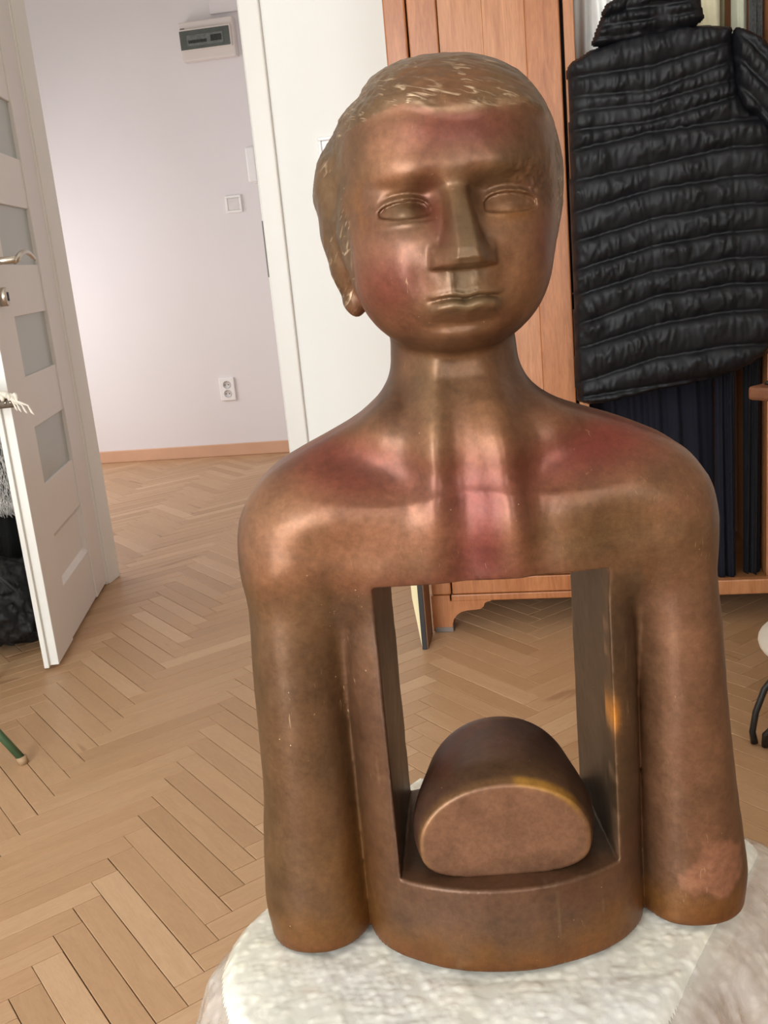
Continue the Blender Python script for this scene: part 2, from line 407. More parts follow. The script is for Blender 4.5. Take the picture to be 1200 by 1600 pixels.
obj('handle', bm, M_STEEL, leaf, True)
bm = bmesh.new(); disc(bm, HB, hz_-.090, .002, -.020, .019, .0235); ke = obj('keyhole_rose', bm, M_STEEL, leaf, True)
nbox('keyhole', (HB-.004, -.0222, hz_-.101), (HB+.004, -.0210, hz_-.079), M_BLACK, ke)
bm = bmesh.new()
for zb in (.25, 1.0, 1.75): tube(bm, [(LW+.006, .004, zb), (LW+.006, .004, zb+.07)], .006, 10)
obj('hinge', bm, M_STEEL, leaf)

# ------------------------------------------------------------------ hallway fittings
t = empty('fuse_box', (-1.59, HY, 2.0)); tag(t, 'white wall fuse box with a smoked window high on the hallway wall', 'fuse box')
bm = bmesh.new(); box(bm, (-.138, -.055, .0), (.138, 0, .178), .006, 3); obj('housing', bm, M_PLG, t)
bm = bmesh.new(); box(bm, (-.134, -.072, .045), (.128, -.054, .142), .004, 2); obj('cover', bm, M_PLG, t)
nbox('window', (-.131, -.076, .048), (.122, -.0715, .134), M_SMOKE, t, .002, 1)
nbox('breaker_strip', (-.095, -.0775, .062), (.09, -.0758, .112), simple('breaker_grey', (.14, .155, .145), .4, var=.25, scale=60), t)
for k in range(9):
    if k == 5: continue
    br = nbox('breaker', (-.088+.019*k, -.0790-.0006*(k % 2), .074), (-.088+.019*k+.0175, -.0772, .088+.014*(k > 5)), simple('breaker_black', (.02, .024, .022), .5) if k == 0 else bpy.data.materials['breaker_black'], t, .0008, 1)
nbox('maker_mark', (-.131, -.0558, .146), (-.108, -.0548, .151), simple('grey_print', (.20, .15, .15), .5), t)
t = empty('junction_box', (-1.50, HY, 2.205)); tag(t, 'pale square cover plate on the hallway wall directly above the fuse box', 'cover plate')
nbox('plate', (-.07, -.02, 0), (.075, 0, .13), M_HALL, t, .004, 2)
t = empty('light_switch', (-1.573, HY, 1.312)); tag(t, 'white square light switch on the pink hallway wall below the fuse box', 'switch')
bm = bmesh.new()
for a, b in (((-.043, -.012, -.043), (.043, 0, -.030)), ((-.043, -.012, .030), (.043, 0, .043)), ((-.043, -.012, -.03), (-.030, 0, .03)), ((.030, -.012, -.03), (.043, 0, .03))): box(bm, a, b, .002, 1)
obj('frame', bm, M_PLW, t)
nbox('rocker', (-.0295, -.010, -.0295), (.0295, 0, .0295), simple('rocker_plastic', (.72, .68, .68), .4), t, .002, 1)
t = empty('wall_socket', (-1.735, HY, .366)); tag(t, 'white double wall socket low on the hallway wall above the skirting', 'socket')
bm = bmesh.new(); box(bm, (-.042, -.012, -.062), (.042, 0, .062), .004, 2); obj('frame', bm, M_PLW, t)
for dz in (.024, -.024):
    bm = bmesh.new(); t2 = bmesh.new()
    rs = []
    for rr, yy in ((.022, -.0125), (.0205, -.0145), (.019, -.0145), (.0185, -.0122), (.0001, -.0122)):
        rs.append([bm.verts.new((rr*math.cos(2*PI*i/24), yy, dz+rr*math.sin(2*PI*i/24))) for i in range(24)])
    for a, b in zip(rs, rs[1:]):
        for i in range(24): bm.faces.new((a[i], a[(i+1) % 24], b[(i+1) % 24], b[i]))
    so = obj('socket_well', bm, simple('socket_grey', (.60, .58, .57), .5), t, True)
    bm = bmesh.new()
    for dx in (-.0095, .0095): tube(bm, [(dx, -.0124, dz), (dx, -.0135, dz)], .0028, 8)
    obj('contact_hole', bm, M_BLACK, so)
t = empty('intercom_handset', (-1.405, HY, 1.49)); tag(t, 'white intercom handset on the hallway wall half hidden by the door frame', 'intercom')
nbox('housing', (-.045, -.030, -.09), (.055, 0, .09), M_PLW, t, .005, 2); nbox('handset', (-.062, -.055, -.085), (-.012, -.012, .085), M_PLW, t, .010, 3)
t = empty('light_switch', (-.600, WY, 1.30)); tag(t, 'white switch plate on the white wall beside the bust head', 'switch')
bm = bmesh.new()
for a, b in (((-.04, -.012, -.04), (.04, 0, -.030)), ((-.04, -.012, .030), (.04, 0, .04)), ((-.04, -.012, -.03), (-.030, 0, .03)), ((.030, -.012, -.03), (.04, 0, .03))): box(bm, a, b, .002, 1)
obj('frame', bm, M_PLW, t); nbox('rocker', (-.0295, -.009, -.0295), (.0295, 0, .0295), M_PLW, t, .002, 1)

# ------------------------------------------------------------------ wardrobe
FY, BY = 2.50, 2.98
wd = empty('wardrobe', (0, FY, 0)); tag(wd, 'orange-brown veneered wardrobe on scrolled feet behind the bust, right side open', 'wardrobe')
def wb(name, a, b, mat=None, bevel=.002, parent=wd):
    return nbox(name, (a[0], a[1]-FY, a[2]), (b[0], b[1]-FY, b[2]), mat or M_WARD, parent, bevel, 2)
WX0, WXM, WXR, WXE = -.347, .066, .70, .76
wb('side_panel', (WX0, FY+.022, .085), (WX0+.02, BY, 1.95))
wb('corner_post', (WX0, FY-.002, .104), (WX0+.052, FY+.022, 1.95), bevel=.004)
wb('side_panel', (WXE-.02, FY+.022, .085), (WXE, BY, 1.95))
wb('corner_post', (WXR+.0, FY-.002, .104), (WXE, FY+.022, 1.95), bevel=.004)
wb('divider', (WXM-.004, FY+.004, .119), (WXM+.020, BY, 1.93), M_WARDD)
wb('partition', (.517, FY+.055, .105), (.533, BY-.013, 1.93), M_WARDD)
wb('back_panel', (WX0+.02, BY-.012, .085), (WXE-.02, BY, 1.93), M_WARDI, 0)
wb('bottom_board', (WX0+.02, FY+.022, .085), (WXE-.02, BY-.012, .105), M_WARDI, 0)
wb('top_board', (WX0-.02, FY-.03, 1.95), (WXE+.02, BY+.01, 1.99), bevel=.006)
wb('inner_backing', (WX0+.021, FY+.030, .106), (WXM-.005, FY+.034, 1.93), M_DARK, 0)
# left door
dl = wb('door', (WX0+.056, FY-.004, .152), (WX0+.124, FY+.018, 1.93), M_WARD, .003)
D0, D1 = WX0+.056, WXM-.012
wb('stile', (-.024, FY-.004, .152), (D1, FY+.018, 1.93), M_WARD, .003, dl)
wb('rail', (D0+.068, FY-.0035, .152), (-.024, FY+.018, .25), M_WARD, .003, dl)
wb('rail', (D0+.068, FY-.0035, 1.83), (-.024, FY+.018, 1.93), M_WARD, .003, dl)
wb('field_panel', (D0+.0695, FY+.003, .251), (-.1203, FY+.014, 1.829), M_WARDD, .001, dl)
wb('field_panel', (-.1202, FY+.003, .251), (-.0241, FY+.014, 1.829), M_WARDD, .001, dl)
# plinth drawer board, base rail and scrolled apron
wb('plinth_board', (WX0+.056, FY-.004, .106), (D1+.002, FY+.016, .149), M_WARD, .003)
wb('base_rail', (WX0+.052, FY-.006, .086), (WXM+.012, FY+.020, .1045), M_WARD, .003)
wb('bottom_rail', (WXM+.013, FY-.006, .080), (WXR+.03, FY+.020, .119), M_WARDD, .003)
def foot(name, x, sg):
    pts = [(0, .1035), (0, .004), (.052, .004), (.053, .022), (.057, .036), (.066, .048), (.078, .056), (.095, .060), (.118, .0615), (.130, .063), (.138, .069), (.142, .079), (.150, .0835), (.160, .0855)]
    pts = [(x+sg*a, b) for a, b in pts]+[(x+sg*.160, .0875), (x+sg*.05, .0875), (x+sg*.05, .1035)]
    if sg < 0: pts = pts[::-1]
    bm = bmesh.new(); prism(bm, pts, -.006, .020); o = obj(name, bm, M_WARD, wd)
    bmesh
    return o
foot('foot', WX0-.002, 1); foot('foot', WXE+.002, -1)
wb('foot_block', (WX0, FY+.0205, .004), (WX0+.05, FY+.07, .0845)); wb('foot_block', (WXE-.05, FY+.0205, .004), (WXE, FY+.07, .0845))
wb('foot_block', (WX0, BY-.05, .004), (WX0+.05, BY, .0845)); wb('foot_block', (WXE-.05, BY-.05, .004), (WXE, BY, .0845))
wb('glide', (WX0+.003, FY-.008, 0), (WX0+.052, FY+.03, .014), simple('grey_felt', (.20, .17, .15), .9), .002)
rail_o = None
bm = bmesh.new(); tube(bm, [(WXM+.02, .16, 1.72), (WXE-.02, .16, 1.72)], .011, 12); obj('clothes_rail', bm, M_STEEL, wd, True)

# tall narrow board standing on edge at the wardrobe's left corner, pale batten added for the bright line beside it
t = empty('dark_board', (-.361, 2.378, 0)); tag(t, 'thin dark-edged board standing upright against the left end of the wardrobe', 'board')
nbox('board_core', (-.004, .001, 0), (.011, .104, .95), simple('board_brown', (.16, .075, .04), .5, var=.2, scale=20), t, .001, 1)
nbox('dark_edge', (-.005, -.002, 0), (.007, .001, .95), simple('edge_black', (.020, .018, .018), .4), t)
bm = bmesh.new(); prism(bm, [(-.0052, .03), (-.021, .17), (-.024, .36), (-.0052, .36)], .004, .012)
tag(obj('pale_sliver', bm, simple('cream_sliver', (.85, .74, .45), .5), None), 'pale cream tapered batten added as the bright line beside the dark board edge', 'sliver').location = (-.361, 2.376, -.03)

# ------------------------------------------------------------------ bust : signed field on a graded grid, surface nets
def axis(lo, f0, f1, hi, fine, coarse):
    a = list(np.arange(lo, f0-1e-6, coarse)); b = list(np.arange(f0, f1-1e-6, fine)); c = list(np.arange(f1, hi+coarse, coarse))
    return np.array(a+b+c, dtype=np.float32)
def surface_nets(F, X, Y, Z):
    S = F < 0; nx, ny, nz = F.shape
    c = [S[i:nx-1+i, j:ny-1+j, k:nz-1+k] for i in (0, 1) for j in (0, 1) for k in (0, 1)]
    anyi = np.zeros(c[0].shape, bool); alli = np.ones(c[0].shape, bool)
    for q in c: anyi |= q; alli &= q
    idx = np.argwhere(anyi & ~alli); n = len(idx)
    vid = -np.ones(anyi.shape, np.int32); vid[tuple(idx.T)] = np.arange(n)
    acc = np.zeros((n, 3)); cnt = np.zeros(n)
    cor = [(i, j, k) for i in (0, 1) for j in (0, 1) for k in (0, 1)]
    vals = {q: F[idx[:, 0]+q[0], idx[:, 1]+q[1], idx[:, 2]+q[2]].astype(float) for q in cor}
    for q in cor:
        for ax in range(3):
            if q[ax]: continue
            r = list(q); r[ax] = 1; r = tuple(r)
            a, b = vals[q], vals[r]; m = (a < 0) != (b < 0)
            t = np.where(m, a/np.where(m, a-b, 1), 0)
            p = np.zeros((n, 3)); p += np.array(q); p[:, ax] += t
            acc[m] += p[m]; cnt[m] += 1
    g = idx + acc/cnt[:, None]
    V = np.stack([np.interp(g[:, i], np.arange(len(A)), A) for i, A in enumerate((X, Y, Z))], 1)
    faces = []
    for ax in range(3):
        sl0 = [slice(1, -1)]*3; sl1 = [slice(1, -1)]*3
        sl0[ax] = slice(0, -1); sl1[ax] = slice(1, None)
        a = S[tuple(sl0)]; b = S[tuple(sl1)]
        e = np.argwhere(a != b); off = np.ones(3, int); off[ax] = 0; e = e+off
        u, v = [(1, 2), (2, 0), (0, 1)][ax]
        du = np.zeros(3, int); du[u] = 1; dv = np.zeros(3, int); dv[v] = 1
        g4 = [vid[tuple((e-p).T)] for p in (du*0, du, du+dv, dv)]
        q = np.stack(g4, 1); ins = S[tuple(e.T)]
        q[~ins] = q[~ins][:, ::-1]; faces.append(q)
    return V, np.concatenate(faces)
def np_mesh(name, V, Q):
    me = bpy.data.meshes.new(name); me.vertices.add(len(V)); me.vertices.foreach_set('co', V.astype(np.float32).ravel())
    me.loops.add(Q.size); me.loops.foreach_set('vertex_index', Q.astype(np.int32).ravel())
    me.polygons.add(len(Q)); me.polygons.foreach_set('loop_start', np.arange(0, Q.size, Q.shape[1], dtype=np.int32))
    me.polygons.foreach_set('use_smooth', np.ones(len(Q), bool))
    me.update(calc_edges=True); me.validate(); return me
def smin(a, b, k):
    h = np.clip(.5+.5*(b-a)/k, 0, 1); return b+(a-b)*h-k*h*(1-h)
def smax(a, b, k): return -smin(-a, -b, k)
def poly_sdf(PX, PZ, pts):
    pts = np.array(pts, float); d = np.full(PX.shape, 1e9); s = np.zeros(PX.shape, int)
    n = len(pts)
    for i in range(n):
        a = pts[i]; b = pts[(i+1) % n]; e = b-a
        t = np.clip(((PX-a[0])*e[0]+(PZ-a[1])*e[1])/(e@e), 0, 1)
        d = np.minimum(d, (PX-a[0]-e[0]*t)**2+(PZ-a[1]-e[1]*t)**2)
        if a[1] != b[1]:
            c = (a[1] > PZ) != (b[1] > PZ); xi = (b[0]-a[0])*(PZ-a[1])/(b[1]-a[1])+a[0]
            s += (c & (PX < xi))
    return np.where(s % 2, -1, 1)*np.sqrt(d)
def chaikin(p, n=2):
    p = np.array(p, float)
    for _ in range(n):
        q = []
        for i in range(len(p)):
            a, b = p[i], p[(i+1) % len(p)]; q += [a*.75+b*.25, a*.25+b*.75]
        p = np.array(q)
    return p
HX0, HY0, HYAW = -.010, .020, math.radians(5)
def to_head(x, y):
    c, s = math.cos(HYAW), math.sin(HYAW); dx, dy = x-HX0, y-HY0
    return dx*c+dy*s, -dx*s+dy*c
def body_field(X, Y, Z):
    x = X[:, None, None]; y = Y[None, :, None]; z = Z[None, None, :]
    # chest relief : forward shift as a function of the front view
    x2, z2 = X[:, None], Z[None, :]
    D = np.zeros((len(X), len(Z)))
    D -= .012*gauss(x2, z2, -.088, .408, .036, .0125, math.radians(-16))       # hollow above the collar bone
    D -= .010*gauss(x2, z2, .074, .403, .036, .0125, math.radians(16))
    D += .006*gauss(x2, z2, -.105, .372, .045, .014, math.radians(-6))
    D += .005*gauss(x2, z2, .090, .366, .045, .014, math.radians(8))
    D += .0065*gauss(x2, z2, -.030, .425, .0080, .050, math.radians(-3))          # neck cords
    D += .006*gauss(x2, z2, .020, .395, .0075, .045, math.radians(6))
    D -= .0055*gauss(x2, z2, -.014, .375, .0085, .045)                           # sternum furrow
    D += .0035*gauss(x2, z2, .019, .352, .008, .025)
    D -= .004*gauss(x2, z2, .040, .350, .010, .04)
    D -= .008*gauss(x2, z2, -.046, .448, .009, .03, math.radians(-10))
    D -= .008*gauss(x2, z2, .036, .445, .009, .03, math.radians(10))
    Dm = D[:, None, :]*(1-sstep(-.01, .03, y))
    yw = y + Dm
    # shoulder slab : rounded extrusion of its front outline
    out = [(-.126, .290), (.122, .290), (.156, .300), (.171, .310), (.1775, .334), (.1730, .366), (.157, .391), (.1205, .4095), (.0797, .4243), (.052, .438),
           (.030, .446), (-.045, .449), (-.069, .4405), (-.0947, .4248), (-.1255, .4117), (-.157, .3965), (-.1775, .374), (-.1845, .345), (-.180, .312), (-.160, .300)]
    ds = poly_sdf(x2+0*z2, z2+0*x2, chaikin(out))[:, None, :]
    R = .046; cy, ht = .022, .064
    q0 = ds+R; q1 = np.abs(yw-cy)-ht+R
    torso = np.sqrt(np.maximum(q0, 0)**2+np.maximum(q1, 0)**2)+np.minimum(np.maximum(q0, q1), 0)-R
    # central block
    zt = np.clip(z/.30, 0, 1)
    bf = np.interp(Z, [0, .075, .16, .30, .36], [.067, .0665, .055, .047, .045])[None, None, :]
    pe = np.interp(Z, [0, .08, .20, .36], [1.85, 1.9, 2.6, 3.2])[None, None, :]
    aw = np.interp(Z, [0, .12, .30, .36], [.1135, .113, .112, .110])[None, None, :]
    rad = np.where(yw < 0, bf, .098)
    pee = np.where(yw < 0, pe, 3.5)
    rho = ((np.abs(x)/aw)**pee+(np.abs(yw)/rad)**pee)**(1/pee)
    col = np.maximum((rho-1)*.06, z-.37)
    f = col
    for sg in (-1, 1):
        if sg < 0:
            xo = np.interp(Z, [0, .03, .08, .14, .24, .31, .36], [-.2000, -.2035, -.1985, -.1910, -.1870, -.1830, -.174])
            xi = np.interp(Z, [0, .12, .26, .36], [-.1145, -.1125, -.1105, -.108])
        else:
            xo = np.interp(Z, [0, .02, .06, .12, .18, .25, .30, .36], [.1990, .2050, .2005, .1930, .1870, .1825, .1780, .169])
            xi = np.interp(Z, [0, .12, .26, .36], [.1135, .1145, .1150, .110])
        ker = np.ones(15)/15; xo = np.convolve(np.pad(xo, 7, 'edge'), ker, 'valid')
        cx = ((xo+xi)/2)[None, None, :]; aa = (np.abs(xo-xi)/2)[None, None, :]
        by = np.interp(Z, [0, .05, .20, .36], [.047, .050, .048, .055])[None, None, :]
        yc = np.interp(Z, [0, .06, .20, .36], [.018, .020, .014, .018])[None, None, :]
        rho = ((np.abs(x-cx)/aa)**2.25+(np.abs(yw-yc)/by)**2.25)**(1/2.25)
        arm = np.maximum((rho-1)*.045, z-.365)
        arm = smax(arm, z-.360, .03)
        k = np.interp(Z, [0, .20, .27, .33], [.004, .007, .018, .035])[None, None, :]
        f = smin(f, arm, k)
    f = smin(f, torso, .022)
    # neck
    nx = np.interp(Z, [.40, .45, .49, .55], [.056, .0495, .0460, .046])[None, None, :]
    nf_ = np.interp(Z, [.34, .38, .42, .46, .50], [-.048, -.047, -.037, -.022, -.018])[None, None, :]; nf_ = nf_+0*x
    rho = np.sqrt(((x+.0085)/nx)**2+((yw-(nf_+.086)/2)/((.086-nf_)/2))**2)
    neck = smax((rho-1)*.046, .345-z, .03); neck = np.maximum(neck, z-.56)
    f = smin(f, neck, .025)
    # the window cut through the chest, slightly narrower at the back
    hw = .0855-.07*np.clip(y+.04, 0, .2)
    hole = np.maximum(np.maximum(np.abs(x-.0025)-hw, .0735-z+0*x), z-.3155)
    hole = hole + 0*yw
    f = smax(f, -hole, .0022)
    f = np.maximum(f, -z+0*f)
    return f
def eye_disp(u, v, cx, flip, cz=.5745, hw=.0160):
    """almond eye: sunk rim, bulging ball, lid folds"""
    s = (u-cx)*flip/hw                       # -1 inner, 1 outer
    up = cz+.0002+(.0062+(hw-.016)*.7)*np.sqrt(np.clip(1-s*s, 0, 1))**.9*(1-.18*s); lo = cz-.0022-.0026*np.sqrt(np.clip(1-s*s, 0, 1))
    ins = np.minimum(up-v, v-lo); w = (np.abs(s) < 1)
    inside = sstep(-.0006, .0006, ins)*w
    d = inside*(-.0034+.0046*np.exp(-(((u-cx)/.0105)**2+((v-cz)/.0065)**2)))
    lid = np.exp(-((v-up-.0013)/.0011)**2)*sstep(1.25, .75, np.abs(s))
    d += .0013*lid - .0016*np.exp(-((v-up-.0048)/.0015)**2)*sstep(1.15, .5, np.abs(s))
    d += .0012*np.exp(-((v-lo+.0012)/.0011)**2)*sstep(1.2, .7, np.abs(s))
    return d
def head_field(X, Y, Z):
    x = X[:, None, None].astype(float); y = Y[None, :, None].astype(float); z = Z[None, None, :].astype(float)
    u, yh = to_head(x, y); z = z+0*u
    us = u; v = z
    # relief evaluated on the front view
    UU = np.arange(-.11, .11, .0005); VV = np.arange(.43, .70, .0005); U, V = np.meshgrid(UU, VV, indexing='ij')
    D = np.zeros_like(U)
    au = np.abs(U)
    for sg in (-1, 1):
        D -= .0110*gauss(U, V, sg*.0330, .5770, .0170, .0100, sg*.10)          # sockets
        D -= .0095*gauss(U, V, sg*.0165, .5800, .0075, .0085)
        D -= .0035*gauss(U, V, sg*.0300, .5865, .0150, .0038, sg*.12)                    # inner corner hollow
        D += .0030*gauss(U, V, sg*.034, .5990, .020, .0080, sg*.25)              # brow
        D += .0032*gauss(U, V, sg*.040, .545, .016, .014)                         # cheek
        D += .0030*gauss(U, V, sg*.0345, .5745, .0135, .0075)                     # ball under the lids
        D += eye_disp(U, V, -.0338, -1, .5735) if sg < 0 else eye_disp(U, V, .0362, 1, .5718, .0180)
        D -= .0022*gauss(U, V, sg*.0275, .528, .005, .012, sg*-.35)
    D -= .0045*gauss(U, V, 0, .5890, .014, .0055)
    # nose : flat ridge, straight sides, undercut
    pz = np.interp(VV, [.520, .5345, .5362, .5375, .5415, .548, .560, .570, .578, .587, .600], [0, 0, .009, .0180, .0225, .0215, .0160, .0115, .0068, .0015, 0])[None, :]
    ta = np.interp(VV, [.53, .5385, .5455, .5535, .568, .580, .59], [.0060, .0075, .0062, .0055, .0052, .0052, .0060])[None, :]
    tb = np.interp(VV, [.53, .535, .5425, .5505, .563, .577, .59], [.0215, .0220, .0205, .0160, .0118, .0092, .0105])[None, :]
    tr = np.clip(1-(au-ta)/(tb-ta), 0, 1); tr = tr*tr*(3-2*tr)*.45+tr*.55
    wing = sstep(.0235, .0185, au)*sstep(.5347, .5370, V)*sstep(.5535, .5435, V)
    nose = pz*tr; D = D+nose+.0048*wing*np.clip(1-nose/.02, 0, 1)
    # lip zone
    D += .0045*gauss(U, V, 0, .5175, .0210, .0120)
    D += .0009*(gauss(U, V, -.0088, .527, .0016, .0075)+.6*gauss(U, V, .0070, .527, .0018, .0075)) - .0010*gauss(U, V, -.001, .528, .004, .006)
    cup = .5158+.0006*np.exp(-((au-.009)/.006)**2)-.0011*np.exp(-(U/.0045)**2)-.0010*sstep(.012, .026, au)     # mouth line
    wl = sstep(.0262, .0180, au)
    D += wl*(.0016*np.exp(-((V-cup-.0028)/.0020)**2)+.0068*np.exp(-((V-cup+.0056)/.0046)**2)-.0036*np.exp(-((V-cup-.0003)/.0012)**2))
    D -= .0050*gauss(U, V, -.001, .4985, .016, .0034)
    D += .0050*gauss(U, V, -.003, .4890, .016, .0075)
    # hair cap edge and locks
    hl = .6335+.006*np.exp(-((U+.030)/.014)**2)-.003*np.exp(-((U-.010)/.02)**2)-.35*np.clip(au-.052, 0, .1)
    hair = sstep(-.006, .005, V-hl); D += .0030*hair
    # interpolate relief to the grid
    fi = np.clip((us-UU[0])/.0005, 0, len(UU)-2); fj = np.clip((v-VV[0])/.0005, 0, len(VV)-2)
    i = fi.astype(int); j = fj.astype(int); a = fi-i; b = fj-j
    Dv = D[i, j]*(1-a)*(1-b)+D[i+1, j]*a*(1-b)+D[i, j+1]*(1-a)*b+D[i+1, j+1]*a*b
    Dv *= (1-sstep(-.055, -.012, yh))*(1-sstep(.062, .080, np.abs(us)))
    yw = yh+Dv
    e1 = ((np.abs(u-.0045)/.0805)**2.35+(np.abs(yw-.010)/.0900)**2.2+(np.abs(z-.5975)/.0805)**2.35)**(1/2.3)
    e2 = ((np.abs(u-.0010)/.0715)**2.15+(np.abs(yw+.022)/.0660)**2.15+(np.abs(z-.5450)/.0705)**2.15)**(1/2.15)
    f = smin((e1-1)*.080, (e2-1)*.066, .018)
    f = f+.0045*np.exp(-((u+.056)**2+(z-.657)**2)/.011**2)
    # back of the head running down to the nape
    e3 = np.sqrt(((u-.002)/.060)**2+((yh-.035)/.050)**2+((z-.53)/.055)**2); f = smin(f, (e3-1)*.05, .02)
    # side hair bulge and ears
    for sg in (-1, 1):
        ex = -.0790 if sg < 0 else .0785
        eh = np.sqrt(((u-ex+sg*-.000)/.011)**2+((yh-.022)/.034)**2+((z-.588)/.034)**2); f = smin(f, (eh-1)*.011, .012)
        er = np.sqrt(((u-(ex-sg*.004)-(z-.54)*sg*.22)/.0085)**2+((yh-.014)/.017)**2+((z-.541)/.031)**2); f = smin(f, (er-1)*.0085, .006)
        lb = np.sqrt((u-(ex-sg*.0120))**2+(yh-.010)**2+((z-.5150)*.8)**2)-.0058; f = smin(f, lb, .008)
    # neck passing up into the jaw
    rho = np.sqrt(((x+.0085)/.046)**2+((y-.034)/.052)**2)
    neck = np.maximum((rho-1)*.046, np.maximum(.39-z, z-.54))
    return f, neck
def build_bust():
    X = axis(-.215, -.100, .090, .215, .00125, .0025)
    Y = axis(-.112, -.112, -.020, .130, .00125, .0025)
    Z = axis(-.006, .474, .560, .690, .00110, .0024)
    Z = np.concatenate([np.arange(-.0061, .470, .0025), np.arange(.470, .645, .00110), np.arange(.645, .692, .0018)]).astype(np.float32)
    F = np.full((len(X), len(Y), len(Z)), .05, np.float32)
    kb = np.searchsorted(Z, .53); kh = np.searchsorted(Z, .445)
    F[:, :, :kb] = body_field(X, Y, Z[:kb])
    ix = slice(np.searchsorted(X, -.110), np.searchsorted(X, .105))
    H, N = head_field(X[ix], Y, Z[kh:])
    z = Z[kh:][None, None, :]
    H = np.where(z < .46, .05, H); 
    sub = F[ix, :, kh:]; wgt = smin(np.minimum(sub, .05), H, .007)
    F[ix, :, kh:] = wgt
    V, Q = surface_nets(F, X, Y, Z)
    return V, Q
def calc_normals(V, Q):
    a, b, c, d = (V[Q[:, i]] for i in range(4)); n = np.cross(c-a, d-b); N = np.zeros_like(V)
    for i in range(4): np.add.at(N, Q[:, i], n)
    return N/(np.linalg.norm(N, axis=1)[:, None]+1e-12)
V, Q = build_bust()
N = calc_normals(V, Q)
x, y, z = V.T
u, yh = to_head(x, y)
au = np.abs(u)
hl = .6335+.006*np.exp(-((u+.030)/.014)**2)-.003*np.exp(-((u-.010)/.02)**2)-.35*np.clip(au-.052, 0, .1)
side = np.where(u < 0, sstep(.0655, .0705, au+.10*np.clip(yh+.035, -.02, .03)), sstep(.070, .074, au+.08*np.clip(yh+.03, -.02, .03)))
HAIR = np.clip(np.maximum(sstep(-.002, .002, z-hl), np.maximum(side, sstep(.0, .02, yh))*sstep(.50, .515, z)), 0, 1)*sstep(.50, .52, z)
top = sstep(.60, .64, z)
ch = noise3((u+yh)*260+z*150, yh*60, (z-(u+yh)*.5)*75, 3)*(1-top)+noise3((u+.5*z)*75, yh*240-u*50, (z+.35*u)*330, 5)*top
ch = np.sign(ch)*np.abs(ch)**1.3
disp = HAIR*(ch*.0008+.0022*noise3(u*50+z*20, yh*55, (z-u)*60, 6)*(1-top)*(u < -.05)) + (1-HAIR)*fbm(x*40, y*40, z*40, 11)*.00035
# bumps and chips: scabby patch over the right brow, left eye bag, right ear drips
rb = gauss(u, z, .0540, .590, .010, .012, .3)*(yh < 0)
disp += rb*fbm(x*330, y*330, z*330, 21)*.0011
disp += .0011*gauss(u, z, -.0335, .5650, .009, .0011)*(yh < 0)
disp += .0018*(gauss(yh, z, -.012, .5505, .0022, .0025)+gauss(yh, z, -.012, .5420, .0022, .0022))*(u > .05)
disp += .0007*gauss(x, z, .168, .055, .016, .012)*(y < 0)*sstep(-.6, .4, noise3(x*160, y*160, z*160, 9))
V = V+N*disp[:, None]
# patina colours with painted-in highlights and shade
def C3(*c): return np.array(c)
col = np.tile(C3(.300, .165, .085), (len(V), 1))
def lay(c, m): 
    global col
    m = np.clip(m, 0, 1)[:, None]; col = col*(1-m)+C3(*c)*m
front = (y < .03)
nw = fbm(x*24, y*24, z*24, 31); nf = fbm(x*70, y*70, z*70, 41)
olive = (.215, .150, .070); tan = (.400, .230, .125); red = (.235, .066, .042); plum = (.215, .075, .065); ochre = (.300, .150, .030); choc = (.125, .066, .036); pale = (.52, .30, .19)
lay(tan, sstep(.30, .40, z)*.5+.15)
lay(olive, sstep(-.1, .6, nw)*.55)
# head
hd = sstep(.455, .49, z)
lay((.335, .200, .105), hd*.7)
lay(red, .75*gauss(u, z, .004, .618, .026, .013)*front*hd*(1-HAIR))
lay((.46, .27, .16), .6*(gauss(u, z, -.040, .605, .010, .018)+gauss(u, z, .006, .596, .014, .012))*front)  # forehead and nose-bridge highlights painted into the colour
lay(plum, .75*gauss(u, z, -.046, .530, .017, .020)*front); lay(pale, .45*gauss(u, z, -.047, .551, .014, .010)*front)  # plum is cheek patina, the pale spot a painted highlight
lay(red, .75*gauss(u, z, .060, .545, .009, .016)*front)
lay(choc, .7*sstep(.505, .480, z)*hd)  # darker towards the underside of the chin
lay(olive, .85*(gauss(u, z, -.0335, .5745, .014, .009)+gauss(u, z, .028, .592, .018, .008, .4))*front)
lay((.200, .155, .080), .85*gauss(u, z, 0, .560, .008, .028)*front)
lay((.290, .235, .130), .85*gauss(u, z, 0, .5120, .019, .0050)*front+.7*gauss(u, z, 0, .528, .009, .008)*front)
lay(red, .6*gauss(u, z, -.018, .575, .006, .012)*front+.35*gauss(u, z, -.055, .575, .008, .012)*front)
lay((.42, .20, .05), .6*gauss(u, z, -.0575, .580, .006, .012)*front*sstep(-.2, .5, nf)+.7*gauss(u, z, .040, .5655, .009, .003)*front)
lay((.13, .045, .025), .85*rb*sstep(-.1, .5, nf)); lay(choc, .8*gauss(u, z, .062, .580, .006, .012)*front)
lay((.235, .165, .085), .9*HAIR); lay((.34, .14, .06), HAIR*.35*sstep(.1, .7, nw)); 
lay((.50, .36, .22), .7*np.exp(-((z-hl-.001)/.004)**2)*sstep(-.3, .4, noise3(u*110, 0*u, z*160, 12))*(yh < -.02))
